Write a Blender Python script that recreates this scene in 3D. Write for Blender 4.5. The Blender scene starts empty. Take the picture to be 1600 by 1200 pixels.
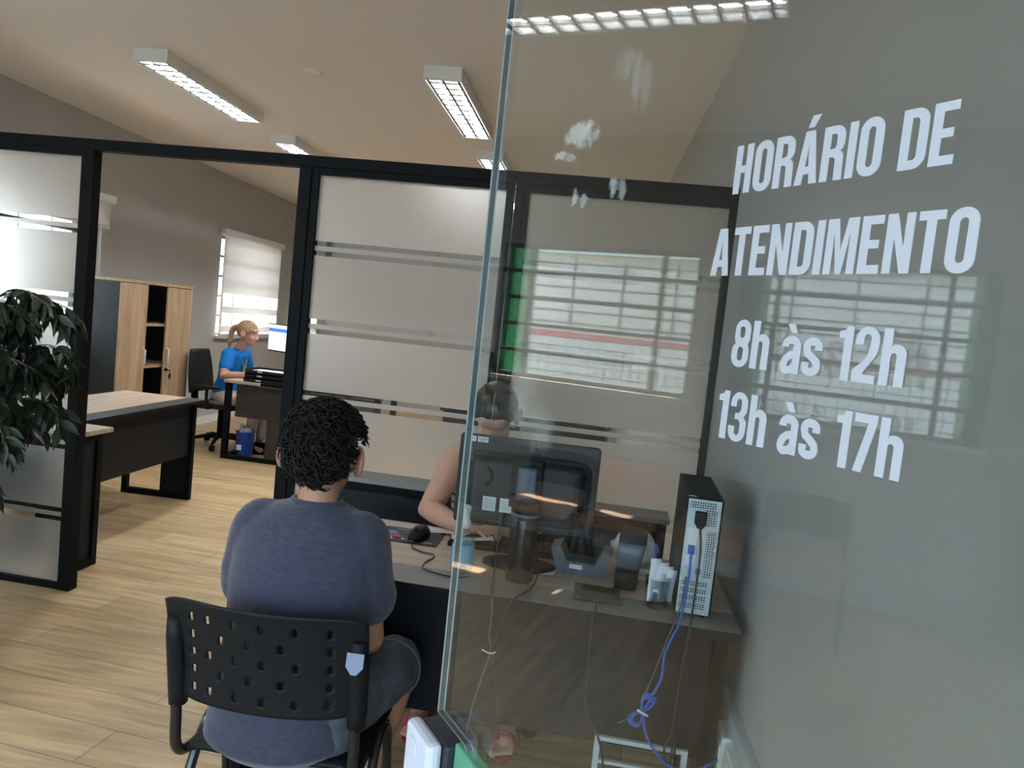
import bpy, bmesh, math, random
from mathutils import Vector, Matrix, Euler, noise
random.seed(7)
S = bpy.context.scene
COL = S.collection
PI = math.pi
V = Vector

# ---------------------------------------------------------------- camera
F_PX = 1150.0
YAW, PITCH, ROLL = -.1356, -.0779, .1045
def cam_axes():
    f = V((math.sin(YAW)*math.cos(PITCH), math.cos(YAW)*math.cos(PITCH), math.sin(PITCH)))
    r0 = V((math.cos(YAW), -math.sin(YAW), 0)); u0 = r0.cross(f)
    c, s = math.cos(ROLL), math.sin(ROLL)
    return c*r0+s*u0, -s*r0+c*u0, f
cr, cu, cf = cam_axes()
cd = bpy.data.cameras.new('camera'); cam = bpy.data.objects.new('camera', cd); COL.objects.link(cam)
cd.sensor_width = 36; cd.lens = 36*F_PX/1600; cd.clip_start = .02
M = Matrix((cr, cu, -cf)).transposed().to_4x4(); M.translation = V((0, 0, 1.5))
cam.matrix_world = M
S.camera = cam
# ---------------------------------------------------------------- world, sun, exposure
S.view_settings.view_transform = 'Standard'; S.view_settings.look = 'None'
S.view_settings.exposure = 0.7; S.view_settings.gamma = 1; S.view_settings.use_curve_mapping = False
w = bpy.data.worlds.new('world'); S.world = w; w.use_nodes = True
bg = w.node_tree.nodes['Background']; bg.inputs[0].default_value = (.64, .82, 1.0, 1); bg.inputs[1].default_value = 5.6
sd = bpy.data.lights.new('sun', 'SUN'); sd.energy = 32; sd.color = (1, .88, .74); sd.angle = .009
sun = bpy.data.objects.new('sun', sd); COL.objects.link(sun)
sun.rotation_euler = V((1, .06, -1.25)).normalized().to_track_quat('-Z', 'Y').to_euler()
S.cycles.use_denoising = True
S.cycles.max_bounces = 9; S.cycles.diffuse_bounces = 5; S.cycles.glossy_bounces = 4
S.cycles.transmission_bounces = 6; S.cycles.transparent_max_bounces = 16
S.cycles.caustics_reflective = False; S.cycles.caustics_refractive = False
S.cycles.sample_clamp_indirect = 6
LAMP = 125.0          # emission of the fluorescent tubes

# ---------------------------------------------------------------- materials
def nodes(name):
    m = bpy.data.materials.new(name); m.use_nodes = True
    nt = m.node_tree; return m, nt, nt.nodes, nt.links, nt.nodes['Principled BSDF']
def mat(name, col, rough=.5, metal=0, spec=.5, var=0, vscale=8, bump=0, bscale=200, stretch=(1, 1, 1), sheen=0, coat=0):
    m, nt, n, l, p = nodes(name)
    c = (*col, 1)
    p.inputs['Base Color'].default_value = c; p.inputs['Roughness'].default_value = rough
    p.inputs['Metallic'].default_value = metal; p.inputs['Specular IOR Level'].default_value = spec
    if sheen: p.inputs['Sheen Weight'].default_value = sheen
    if coat: p.inputs['Coat Weight'].default_value = coat
    if var or bump:
        tc = n.new('ShaderNodeTexCoord'); mp = n.new('ShaderNodeMapping'); mp.inputs['Scale'].default_value = stretch
        l.new(tc.outputs['Object'], mp.inputs['Vector'])
    if var:
        t = n.new('ShaderNodeTexNoise'); t.inputs['Scale'].default_value = vscale; t.inputs['Detail'].default_value = 5
        l.new(mp.outputs[0], t.inputs['Vector'])
        r = n.new('ShaderNodeMapRange'); r.inputs[1].default_value = .3; r.inputs[2].default_value = .7
        r.inputs[3].default_value = 1-var; r.inputs[4].default_value = 1+var
        l.new(t.outputs['Fac'], r.inputs[0])
        h = n.new('ShaderNodeVectorMath'); h.operation = 'SCALE'; h.inputs[0].default_value = col
        l.new(r.outputs[0], h.inputs['Scale']); l.new(h.outputs[0], p.inputs['Base Color'])
    if bump:
        t = n.new('ShaderNodeTexNoise'); t.inputs['Scale'].default_value = bscale; t.inputs['Detail'].default_value = 4
        l.new(mp.outputs[0], t.inputs['Vector'])
        b = n.new('ShaderNodeBump'); b.inputs['Strength'].default_value = bump; b.inputs['Distance'].default_value = .003
        l.new(t.outputs['Fac'], b.inputs['Height']); l.new(b.outputs[0], p.inputs['Normal'])
    return m
def wood(name, c1, c2, axis='x', scale=1.0, rough=.45, plank=None):
    m, nt, n, l, p = nodes(name)
    tc = n.new('ShaderNodeTexCoord'); mp = n.new('ShaderNodeMapping')
    s = {'x': (1.2, 14, 14), 'y': (14, 1.2, 14), 'z': (14, 14, 1.2)}[axis]
    mp.inputs['Scale'].default_value = [k*scale for k in s]
    l.new(tc.outputs['Object'], mp.inputs['Vector'])
    t = n.new('ShaderNodeTexNoise'); t.inputs['Scale'].default_value = 1.6; t.inputs['Detail'].default_value = 8; t.inputs['Distortion'].default_value = .6
    l.new(mp.outputs[0], t.inputs['Vector'])
    r = n.new('ShaderNodeValToRGB'); r.color_ramp.elements[0].position = .32; r.color_ramp.elements[1].position = .68
    r.color_ramp.elements[0].color = (*c1, 1); r.color_ramp.elements[1].color = (*c2, 1)
    l.new(t.outputs['Fac'], r.inputs[0]); l.new(r.outputs[0], p.inputs['Base Color'])
    p.inputs['Roughness'].default_value = rough
    return m
def floor_mat():
    m, nt, n, l, p = nodes('vinyl_planks')
    tc = n.new('ShaderNodeTexCoord')
    mp = n.new('ShaderNodeMapping'); mp.inputs['Rotation'].default_value = (0, 0, math.radians(4))
    l.new(tc.outputs['Object'], mp.inputs['Vector'])
    br = n.new('ShaderNodeTexBrick'); br.offset = .37; br.inputs['Scale'].default_value = 1
    br.inputs['Brick Width'].default_value = 1.22; br.inputs['Row Height'].default_value = .19
    br.inputs['Mortar Size'].default_value = .0022; br.inputs['Mortar Smooth'].default_value = .3
    br.inputs['Color1'].default_value = (.37, .25, .125, 1); br.inputs['Color2'].default_value = (.51, .37, .205, 1)
    br.inputs['Mortar'].default_value = (.17, .12, .075, 1)
    l.new(mp.outputs[0], br.inputs['Vector'])
    m2 = n.new('ShaderNodeMapping'); m2.inputs['Scale'].default_value = (1.6, 17, 1); m2.inputs['Rotation'].default_value = (0, 0, math.radians(4))
    l.new(tc.outputs['Object'], m2.inputs['Vector'])
    t = n.new('ShaderNodeTexNoise'); t.inputs['Scale'].default_value = 1.5; t.inputs['Detail'].default_value = 9; t.inputs['Distortion'].default_value = .8
    l.new(m2.outputs[0], t.inputs['Vector'])
    r = n.new('ShaderNodeMapRange'); r.inputs[1].default_value = .3; r.inputs[2].default_value = .72; r.inputs[3].default_value = .66; r.inputs[4].default_value = 1.22
    l.new(t.outputs['Fac'], r.inputs[0])
    h = n.new('ShaderNodeVectorMath'); h.operation = 'SCALE'
    l.new(br.outputs['Color'], h.inputs[0]); l.new(r.outputs[0], h.inputs['Scale']); l.new(h.outputs[0], p.inputs['Base Color'])
    p.inputs['Roughness'].default_value = .42; p.inputs['Specular IOR Level'].default_value = .4
    b = n.new('ShaderNodeBump'); b.inputs['Strength'].default_value = .15; b.inputs['Distance'].default_value = .002
    l.new(t.outputs['Fac'], b.inputs['Height']); l.new(b.outputs[0], p.inputs['Normal'])
    return m
def glass_mat(name, tint, refl=1.0, dirt=None):
    """clear sheet: straight-through tint plus Schlick reflection"""
    m, nt, n, l, p = nodes(name); n.remove(p); out = n['Material Output']
    g = n.new('ShaderNodeNewGeometry')
    d = n.new('ShaderNodeVectorMath'); d.operation = 'DOT_PRODUCT'; l.new(g.outputs['Normal'], d.inputs[0]); l.new(g.outputs['Incoming'], d.inputs[1])
    a = n.new('ShaderNodeMath'); a.operation = 'ABSOLUTE'; l.new(d.outputs['Value'], a.inputs[0])
    o = n.new('ShaderNodeMath'); o.operation = 'SUBTRACT'; o.inputs[0].default_value = 1; l.new(a.outputs[0], o.inputs[1])
    pw = n.new('ShaderNodeMath'); pw.operation = 'POWER'; pw.inputs[1].default_value = 5; l.new(o.outputs[0], pw.inputs[0])
    ma = n.new('ShaderNodeMath'); ma.operation = 'MULTIPLY_ADD'; ma.inputs[1].default_value = .95*refl; ma.inputs[2].default_value = .045*refl; l.new(pw.outputs[0], ma.inputs[0])
    tr = n.new('ShaderNodeBsdfTransparent'); tr.inputs[0].default_value = (*tint, 1)
    gl = n.new('ShaderNodeBsdfGlossy'); gl.inputs['Roughness'].default_value = 0; gl.inputs['Color'].default_value = (1, 1, 1, 1)
    mx = n.new('ShaderNodeMixShader'); l.new(ma.outputs[0], mx.inputs[0]); l.new(tr.outputs[0], mx.inputs[1]); l.new(gl.outputs[0], mx.inputs[2])
    res = mx
    if dirt:
        tc = n.new('ShaderNodeTexCoord')
        tot = None
        for (cx, cz, rx, rz, dens) in dirt:
            mp = n.new('ShaderNodeMapping'); mp.vector_type = 'POINT'
            mp.inputs['Scale'].default_value = (1/rx, 0, 1/rz); mp.inputs['Location'].default_value = (-cx/rx, 0, -cz/rz)
            l.new(tc.outputs['Object'], mp.inputs['Vector'])
            ln = n.new('ShaderNodeVectorMath'); ln.operation = 'LENGTH'; l.new(mp.outputs[0], ln.inputs[0])
            t = n.new('ShaderNodeTexNoise'); t.inputs['Scale'].default_value = 120; t.inputs['Detail'].default_value = 6; l.new(tc.outputs['Object'], t.inputs['Vector'])
            s1 = n.new('ShaderNodeMath'); s1.operation = 'MULTIPLY_ADD'; s1.inputs[1].default_value = 1.6; l.new(t.outputs['Fac'], s1.inputs[0]); l.new(ln.outputs['Value'], s1.inputs[2])
            r = n.new('ShaderNodeMapRange'); r.inputs[1].default_value = 1.65; r.inputs[2].default_value = 1.25; r.inputs[3].default_value = 0; r.inputs[4].default_value = dens
            l.new(s1.outputs[0], r.inputs[0])
            if tot is None: tot = r.outputs[0]
            else:
                q = n.new('ShaderNodeMath'); q.operation = 'MAXIMUM'; l.new(tot, q.inputs[0]); l.new(r.outputs[0], q.inputs[1]); tot = q.outputs[0]
        df = n.new('ShaderNodeBsdfDiffuse'); df.inputs[0].default_value = (.75, .8, .78, 1)
        m2 = n.new('ShaderNodeMixShader'); l.new(tot, m2.inputs[0]); l.new(mx.outputs[0], m2.inputs[1]); l.new(df.outputs[0], m2.inputs[2]); res = m2
    l.new(res.outputs[0], out.inputs[0])
    return m
def frost_mat():
    m, nt, n, l, p = nodes('frosted_film'); n.remove(p); out = n['Material Output']
    tl = n.new('ShaderNodeBsdfTranslucent'); tl.inputs[0].default_value = (.86, .86, .84, 1)
    df = n.new('ShaderNodeBsdfDiffuse'); df.inputs[0].default_value = (.78, .78, .76, 1)
    rf = n.new('ShaderNodeBsdfRefraction'); rf.inputs['IOR'].default_value = 1.3; rf.inputs['Roughness'].default_value = .75; rf.inputs[0].default_value = (.95, .95, .93, 1)
    a = n.new('ShaderNodeMixShader'); a.inputs[0].default_value = .72; l.new(tl.outputs[0], a.inputs[1]); l.new(rf.outputs[0], a.inputs[2])
    b = n.new('ShaderNodeMixShader'); b.inputs[0].default_value = .10; l.new(a.outputs[0], b.inputs[1]); l.new(df.outputs[0], b.inputs[2])
    l.new(b.outputs[0], out.inputs[0]); return m
def blind_mat():
    m, nt, n, l, p = nodes('blind_fabric'); n.remove(p); out = n['Material Output']
    tl = n.new('ShaderNodeBsdfTranslucent'); tl.inputs[0].default_value = (.44, .39, .36, 1)
    df = n.new('ShaderNodeBsdfDiffuse'); df.inputs[0].default_value = (.7, .66, .62, 1)
    a = n.new('ShaderNodeMixShader'); a.inputs[0].default_value = .5; l.new(tl.outputs[0], a.inputs[1]); l.new(df.outputs[0], a.inputs[2])
    l.new(a.outputs[0], out.inputs[0]); return m
def emit(name, col, st):
    m, nt, n, l, p = nodes(name); p.inputs['Base Color'].default_value = (*col, 1)
    p.inputs['Emission Color'].default_value = (*col, 1); p.inputs['Emission Strength'].default_value = st; return m
def perf_mat(name, col, dark, scale):
    m, nt, n, l, p = nodes(name)
    tc = n.new('ShaderNodeTexCoord'); v = n.new('ShaderNodeTexVoronoi'); v.inputs['Scale'].default_value = scale; v.inputs['Randomness'].default_value = .12
    mp = n.new('ShaderNodeMapping'); mp.inputs['Scale'].default_value = (1, 0, 1); l.new(tc.outputs['Object'], mp.inputs[0]); l.new(mp.outputs[0], v.inputs['Vector'])
    r = n.new('ShaderNodeValToRGB'); r.color_ramp.interpolation = 'CONSTANT'
    r.color_ramp.elements[0].color = (*dark, 1); r.color_ramp.elements[1].color = (*col, 1); r.color_ramp.elements[1].position = .36
    l.new(v.outputs['Distance'], r.inputs[0]); l.new(r.outputs[0], p.inputs['Base Color']); p.inputs['Roughness'].default_value = .45
    return m

m_wall = mat('warm_grey_paint', (.425, .418, .40), .85, spec=.2, var=.03, vscale=2, bump=.25, bscale=90)
m_ceil = mat('ceiling_paint', (.79, .745, .72), .9, spec=.15, bump=.2, bscale=120)
m_floor = floor_mat()
m_black = mat('black_powder_coat', (.0045, .005, .0058), .55, spec=.08)
m_blackpl = mat('black_plastic', (.0085, .0095, .011), .52, spec=.18, bump=.06, bscale=400)
m_blackgl = mat('glossy_black_metal', (.01, .01, .011), .22, spec=.6)
m_graph = mat('graphite_laminate', (.034, .037, .040), .4, spec=.3, bump=.05, bscale=300)
m_grband = mat('grey_edge_laminate', (.17, .18, .18), .35, spec=.45)
m_panel = mat('dark_panel_laminate', (.0075, .0095, .0135), .45, spec=.15)
m_oak = wood('oak_laminate_doors', (.36, .235, .13), (.52, .37, .23), 'z', .8)
m_top = wood('oak_laminate_top', (.40, .30, .225), (.56, .45, .36), 'x', 1.0, .35)
m_topy = wood('oak_laminate_top_long', (.40, .30, .225), (.56, .45, .36), 'y', 1.0, .35)
m_white = mat('white_enamel', (.74, .74, .72), .4)
m_offw = mat('off_white_plastic', (.62, .64, .58), .5)
m_trunk = mat('grey_trunking', (.42, .46, .47), .45)
m_louv = mat('grey_louvre', (.10, .105, .105), .4, metal=0)
m_tube = emit('fluorescent_tube', (.95, .98, 1.0), LAMP)
m_frost = frost_mat()
m_clear = glass_mat('clear_partition_glass', (.93, .96, .95), .25)
m_pane = glass_mat('window_pane', (.94, .97, .96), .8)
m_door = glass_mat('door_glass', (.92, .955, .955), 1.05, dirt=[(.178, 1.690, .030, .016, .38), (.150, 1.673, .016, .006, .35), (.262, 1.72, .010, .03, .12), (.24, 1.74, .02, .02, .08),
                   (.185, 1.628, .008, .010, .35), (.245, 1.632, .008, .012, .35), (.12, 1.42, .03, .05, .10), (.16, 1.40, .03, .03, .10)])
m_edge = mat('polished_glass_edge', (.42, .50, .49), .15, spec=.7)
m_edgem = mat('glass_edge_core', (.07, .10, .10), .12, spec=.7)
m_vinyl = mat('white_vinyl', (.47, .495, .54), .5)
m_blind = blind_mat()
m_winfr = mat('grey_steel_window', (.10, .11, .11), .5)
m_hairb = mat('black_hair', (.007, .006, .0055), .5, spec=.16)
m_hairbr = mat('dark_brown_hair', (.028, .020, .016), .4, var=.3, vscale=40, stretch=(1, 1, .15))
m_hairbl = mat('blond_hair', (.30, .19, .10), .45, var=.35, vscale=60, stretch=(1, .2, 1))
m_skin = mat('skin_tan', (.38, .195, .125), .5, spec=.35, var=.06, vscale=14)
m_skinl = mat('skin_light', (.50, .29, .21), .5, spec=.35, var=.05, vscale=14)
m_lip = mat('lips', (.40, .13, .11), .45)
m_eye = mat('eyes', (.7, .68, .65), .2)
m_iris = mat('iris', (.02, .015, .012), .2)
def shirt_mat(name, col):
    m = mat(name, col, .9, spec=.1, var=.16, vscale=90, bump=.3, bscale=30, stretch=(.6, .6, 1.6), sheen=.25); return m
m_shirt = shirt_mat('slate_blue_jersey', (.045, .049, .076))
m_denim = mat('grey_denim', (.085, .095, .115), .85, spec=.15, var=.3, vscale=18, bump=.4, bscale=300)
m_bluesh = mat('bright_blue_cotton', (.01, .16, .50), .8, spec=.2, bump=.2, bscale=80)
m_paper = mat('paper', (.68, .70, .74), .8)
m_bluep = mat('blue_plastic', (.012, .06, .36), .35)
m_bluec = mat('blue_cable', (.03, .10, .45), .4)
m_cable = mat('black_cable', (.012, .012, .012), .5)
m_greyc = mat('grey_cable', (.09, .09, .085), .5)
m_label = mat('white_label', (.66, .70, .72), .5)
m_screen = emit('monitor_screen', (.60, .72, .95), .85)
m_scrbar = emit('screen_blue_bar', (.06, .16, .62), .8)
m_leaf = mat('fig_leaf', (.013, .022, .011), .42, spec=.3, var=.35, vscale=9)
m_bark = mat('fig_bark', (.10, .075, .05), .8, bump=.4, bscale=80)
m_pot = mat('beige_planter', (.50, .44, .37), .7, bump=.2)
m_monback = mat('charcoal_plastic', (.030, .031, .034), .5, spec=.25)
m_pink = mat('pink_strap', (.42, .035, .07), .45)
m_red = mat('red_plastic', (.38, .035, .04), .45)
m_tan = mat('tan_seat', (.42, .24, .13), .5)
m_green = mat('green_paint', (.02, .30, .09), .6)
m_facade = mat('facade_render', (.66, .65, .63), .8, var=.04, vscale=3)
m_tealf = mat('pale_teal_paint', (.50, .66, .64), .7)
m_redp = mat('faded_red_paint', (.55, .13, .14), .7)
m_conc = mat('concrete', (.62, .60, .57), .9, var=.1, vscale=3)
m_lines = mat('dark_grey_lines', (.16, .16, .17), .6)
m_tile = mat('white_tile', (.70, .71, .72), .4)
m_silver = mat('silver_steel', (.48, .55, .58), .38, metal=.25)
m_perf = perf_mat('perforated_steel', (.46, .54, .58), (.01, .012, .014), 150)
m_gel = glass_mat('clear_bottle', (.86, .92, .94), .8)
m_gell = mat('blue_label', (.22, .50, .68), .4)
m_clearp = glass_mat('clear_plastic', (.80, .84, .86), 1.4)
m_lockw = mat('white_lock_cover', (.66, .70, .80), .35)
m_lockd = mat('dark_gasket', (.02, .025, .035), .5)
m_lockg = mat('green_glass_patch', (.10, .36, .22), .35)
m_cyan = mat('cyan_print', (.05, .32, .50), .6); m_mag = mat('magenta_print', (.52, .04, .20), .6); m_yel = mat('yellow_print', (.70, .48, .02), .6)
m_bluegr = mat('blue_grey_plastic', (.075, .10, .135), .4)
m_tag = mat('worn_blue_sticker', (.20, .25, .36), .6)
m_stripe = None

# ---------------------------------------------------------------- mesh helpers
class MB:
    def __init__(self): self.bm = bmesh.new(); self.mats = []
    def mi(self, m):
        if m is None: return 0
        if m not in self.mats: self.mats.append(m)
        return self.mats.index(m)
    def faces(self, vs, fs, m=None, smooth=False):
        bv = [self.bm.verts.new(v) for v in vs]; k = self.mi(m)
        for f in fs:
            try:
                q = self.bm.faces.new([bv[i] for i in f]); q.material_index = k; q.smooth = smooth
            except ValueError: pass
        return bv
    def box(self, lo, hi, m=None, bev=0, mx=None):
        x0, y0, z0 = lo; x1, y1, z1 = hi
        vs = [V(p) for p in ((x0,y0,z0),(x1,y0,z0),(x1,y1,z0),(x0,y1,z0),(x0,y0,z1),(x1,y0,z1),(x1,y1,z1),(x0,y1,z1))]
        if mx is not None: vs = [mx @ v for v in vs]
        fs = ((3,2,1,0),(4,5,6,7),(0,1,5,4),(1,2,6,5),(2,3,7,6),(3,0,4,7))
        bv = self.faces(vs, fs, m)
        if bev:
            es = {e for v in bv for e in v.link_edges}
            r = bmesh.ops.bevel(self.bm, geom=list(es), offset=bev, segments=2, profile=.5, affect='EDGES', clamp_overlap=True)
            k = self.mi(m)
            for f in r['faces']: f.material_index = k
        return self
    def rings(self, rr, m=None, smooth=True, caps=True, closed=False):
        k = self.mi(m); n = len(rr[0]); L = [[self.bm.verts.new(p) for p in r] for r in rr]
        pairs = list(zip(L, L[1:])) + ([(L[-1], L[0])] if closed else [])
        for a, b in pairs:
            for i in range(n):
                j = (i+1) % n
                try:
                    f = self.bm.faces.new((a[i], a[j], b[j], b[i])); f.material_index = k; f.smooth = smooth
                except ValueError: pass
        if caps and not closed:
            for r in (L[0][::-1], L[-1]):
                try: f = self.bm.faces.new(r); f.material_index = k
                except ValueError: pass
        return self
    def tube(self, path, r, seg=10, m=None, closed=False, caps=True, flat=1):
        path = [V(p) for p in path]; n = len(path)
        rad = r if isinstance(r, (list, tuple)) else [r]*n
        rr = []; up = None
        for i, p in enumerate(path):
            a = path[(i-1) % n] if (closed or i > 0) else p; b = path[(i+1) % n] if (closed or i < n-1) else p
            t = (b-a)
            t = t.normalized() if t.length > 1e-9 else V((0, 0, 1))
            if up is None: up = t.orthogonal().normalized()
            else:
                up = up - t*up.dot(t)
                up = up.normalized() if up.length > 1e-6 else t.orthogonal().normalized()
            s = t.cross(up)
            rr.append([p + rad[i]*(math.cos(2*PI*j/seg)*up + flat*math.sin(2*PI*j/seg)*s) for j in range(seg)])
        return self.rings(rr, m, True, caps, closed)
    def cyl(self, p0, p1, r0, r1=None, seg=20, m=None):
        return self.tube([p0, p1], [r0, r0 if r1 is None else r1], seg, m)
    def lathe(self, prof, c=(0, 0, 0), seg=28, m=None, caps=True):
        c = V(c)
        return self.rings([[c+V((r*math.cos(2*PI*j/seg), r*math.sin(2*PI*j/seg), z)) for j in range(seg)] for r, z in prof], m, True, caps)
    def ell(self, c, r, rot=None, m=None, seg=20, rows=12):
        c = V(c); rot = rot or Matrix.Identity(3); r = (r, r, r) if isinstance(r, (int, float)) else r
        rr = []
        for i in range(rows+1):
            a = -PI/2+PI*i/rows; a = max(min(a, PI/2-.06), -PI/2+.06)
            rr.append([c + rot @ V((r[0]*math.cos(a)*math.cos(2*PI*j/seg), r[1]*math.cos(a)*math.sin(2*PI*j/seg), r[2]*math.sin(a))) for j in range(seg)])
        return self.rings(rr, m)
    def limb(self, pts, rad, m=None, seg=16, sub=5):
        """tapered rounded limb through joints"""
        pts = [V(p) for p in pts]; P = []; R = []
        for i in range(len(pts)-1):
            for k in range(sub):
                t = k/sub; P.append(pts[i].lerp(pts[i+1], t)); R.append(rad[i]*(1-t)+rad[i+1]*t)
        P.append(pts[-1]); R.append(rad[-1])
        self.tube(P, R, seg, m); self.ell(pts[0], rad[0], None, m, 14, 8); self.ell(pts[-1], rad[-1], None, m, 14, 8)
        return self
    def loft(self, rg, m=None, seg=32, ex=2.0):
        """rings given as (center, half width x, half depth y[, yaw])"""
        rr = []
        for q in rg:
            c = V(q[0]); a, b = q[1], q[2]; yw = q[3] if len(q) > 3 else 0
            ring = []
            for j in range(seg):
                t = 2*PI*j/seg; ct, st = math.cos(t), math.sin(t)
                x = a*math.copysign(abs(ct)**(2/ex), ct); y = b*math.copysign(abs(st)**(2/ex), st)
                ring.append(c+V((x*math.cos(yw)-y*math.sin(yw), x*math.sin(yw)+y*math.cos(yw), 0)))
            rr.append(ring)
        return self.rings(rr, m)
    def prism(self, poly, a, b, axis='z', m=None):
        """poly of 2D points extruded between a and b along axis"""
        def P(u, v, w_): return {'z': (u, v, w_), 'y': (u, w_, v), 'x': (w_, u, v)}[axis]
        n = len(poly); vs = [P(u, v, a) for u, v in poly]+[P(u, v, b) for u, v in poly]
        fs = [tuple(range(n)), tuple(range(2*n-1, n-1, -1))]+[(i, (i+1) % n, n+(i+1) % n, n+i) for i in range(n)]
        self.faces(vs, fs, m); return self
    def build(self, name, m=None, parent=None, smooth=None, recalc=True):
        me = bpy.data.meshes.new(name)
        if recalc: bmesh.ops.recalc_face_normals(self.bm, faces=self.bm.faces)
        self.bm.to_mesh(me); self.bm.free()
        for q in (self.mats or [m]): me.materials.append(q)
        if smooth is not None:
            for p in me.polygons: p.use_smooth = smooth
        o = bpy.data.objects.new(name, me); COL.objects.link(o)
        if parent: o.parent = parent
        return o
def autosmooth(o, ang=35):
    for p in o.data.polygons: p.use_smooth = True
    o.data.set_sharp_from_angle(angle=math.radians(ang)); return o
def bake(o, setup):
    """apply modifiers through the dependency graph"""
    setup(o); dg = bpy.context.evaluated_depsgraph_get(); dg.update()
    me = bpy.data.meshes.new_from_object(o.evaluated_get(dg)); old = o.data
    o.modifiers.clear(); o.data = me; bpy.data.meshes.remove(old); return o
def remesh(o, vox, it=4, fac=.5, rip=0, rscale=.1):
    mt = list(o.data.materials)
    def st(o):
        a = o.modifiers.new('r', 'REMESH'); a.mode = 'VOXEL'; a.voxel_size = vox; a.use_smooth_shade = True
        b = o.modifiers.new('s', 'SMOOTH'); b.iterations = it; b.factor = fac
    bake(o, st)
    if rip:
        for v in o.data.vertices:
            p = v.co
            q = noise.noise(p/rscale+V((3, 1, 7)))*.6+noise.noise(V((p.x*.6, p.y*.6, p.z*1.7))/rscale*1.7)*.5
            v.co = p+v.normal*rip*q
    o.data.materials.clear()
    for q in mt: o.data.materials.append(q)
    for p in o.data.polygons: p.use_smooth = True
    return o
def tag(o, label=None, cat=None, group=None, kind=None):
    if label: o['label'] = label
    if cat: o['category'] = cat
    if group: o['group'] = group
    if kind: o['kind'] = kind
    return o
def thing(name, label, cat, loc=(0, 0, 0), rz=0, group=None, kind=None):
    o = bpy.data.objects.new(name, None); COL.objects.link(o); o.empty_display_size = .05
    o.location = loc; o.rotation_euler = (0, 0, rz); return tag(o, label, cat, group, kind)
def copy_tree(o, loc, rz=None, label=None, group=None, parent=None):
    c = o.copy(); COL.objects.link(c)
    if parent: c.parent = parent
    else:
        if loc is not None: c.location = loc
        if rz is not None: c.rotation_euler = (0, 0, rz)
        if label: c['label'] = label
        if group: c['group'] = group
    for ch in [k for k in bpy.data.objects if k.parent == o]: copy_tree(ch, None, parent=c)
    return c
def struct(o, label, cat): return tag(o, label, cat, kind='structure')
def arc(c, r, a0, a1, n=8, ry=None):
    ry = r if ry is None else ry
    return [(c[0]+r*math.cos(math.radians(a0+(a1-a0)*i/n)), c[1]+ry*math.sin(math.radians(a0+(a1-a0)*i/n))) for i in range(n+1)]
def smooth_path(pts, n=8):
    P = [V(p) for p in pts]; P = [P[0]*2-P[1]]+P+[P[-1]*2-P[-2]]; out = []
    for i in range(1, len(P)-2):
        for k in range(n):
            t = k/n; a, b, c, d = P[i-1:i+3]
            out.append(.5*((2*b)+(c-a)*t+(2*a-5*b+4*c-d)*t*t+(3*b-a-3*c+d)*t**3))
    out.append(P[-2]); return out

# ---------------------------------------------------------------- room shell
D = 3.152; ZC = 2.903; AW = -.037
XL, XR = -4.483, .4228
DW = V((math.sin(AW), math.cos(AW), 0)); NW = V((math.cos(AW), -math.sin(AW), 0))   # along the side walls, and into the room from the left wall
def wallframe(x0):
    m = Matrix((DW, NW, V((0, 0, 1)))).transposed().to_4x4(); m.translation = V((x0, D, 0)); return m
ML, MR = wallframe(XL), wallframe(XR)          # local: x along the wall (0 at the partition), y = into room (left wall), z up
Y0, Y1 = -4.2, 8.2                              # wall extent along itself
def wbuild(mb, name, m, parent, frame):
    o = mb.build(name, m, parent)
    o.matrix_world = frame; return o
# floor, ceiling
o = MB().box((-5.6, -1.0, -.1), (1.2, 11.6, 0)).build('floor', m_floor); struct(o, 'light brown wood-look plank floor', 'floor')
o = MB().box((-5.6, -1.0, ZC), (1.2, 11.6, ZC+.12)).build('ceiling', m_ceil); struct(o, 'flat greyish-beige painted ceiling', 'ceiling')
# left wall with five window holes  (s0, s1, z0, z1) in wall coordinates
WINS = [(-3.53, -2.06, 1.075, 2.10), (-1.80, -.29, 1.13, 2.125), (1.42, 2.83, 1.03, 2.15), (4.93, 6.50, 1.03, 2.20), (7.05, 8.0, 1.03, 2.20)]
mb = MB(); s = Y0
TH = .16
for a, b, z0, z1 in WINS:
    mb.box((s, -TH, 0), (a, 0, ZC)); mb.box((a, -TH, 0), (b, 0, z0)); mb.box((a, -TH, z1), (b, 0, ZC)); s = b
mb.box((s, -TH, 0), (8.6, 0, ZC))
o = wbuild(mb, 'wall_left', m_wall, None, ML); struct(o, 'long warm grey wall holding the row of windows', 'wall')
o = wbuild(MB().box((-3.95, 0, 0), (8.6, .15, ZC)), 'wall_right', m_wall, None, MR); struct(o, 'textured grey wall beyond the glass door', 'wall')
o = MB().box((-5.6, 11.4, 0), (1.0, 11.55, ZC)).build('wall_back', m_wall); struct(o, 'far grey wall at the end of the back office', 'wall')
mb = MB()
mb.box((-5.3, -.85, 0), (-4.1, -.7, ZC)); mb.box((-4.1, -.85, 2.45), (-.62, -.7, ZC)); mb.box((-.72, -.7, 2.14), (-.62, -.02, ZC)); mb.box((-.72, -.12, 0), (-.62, -.02, 2.14)); mb.box((-.72, -.85, 0), (-.62, -.7, 2.45)); mb.box((-.62, -.12, 2.14), (.42, -.02, ZC)); mb.box((.42, -.12, 0), (.62, .02, ZC))
o = mb.build('wall_front', m_wall); struct(o, 'front wall around the entrance doorway', 'wall')
o = wbuild(MB().box((-2.3, 0, 0), (8.4, .015, .09)), 'baseboard_left', m_white, None, ML); struct(o, 'pale skirting board along the window wall', 'baseboard')
fg = MB()
for x in (-4.1, -2.98, -1.85, -.76): fg.box((x, -.80, 0), (x+.04, -.75, 2.45))
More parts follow.
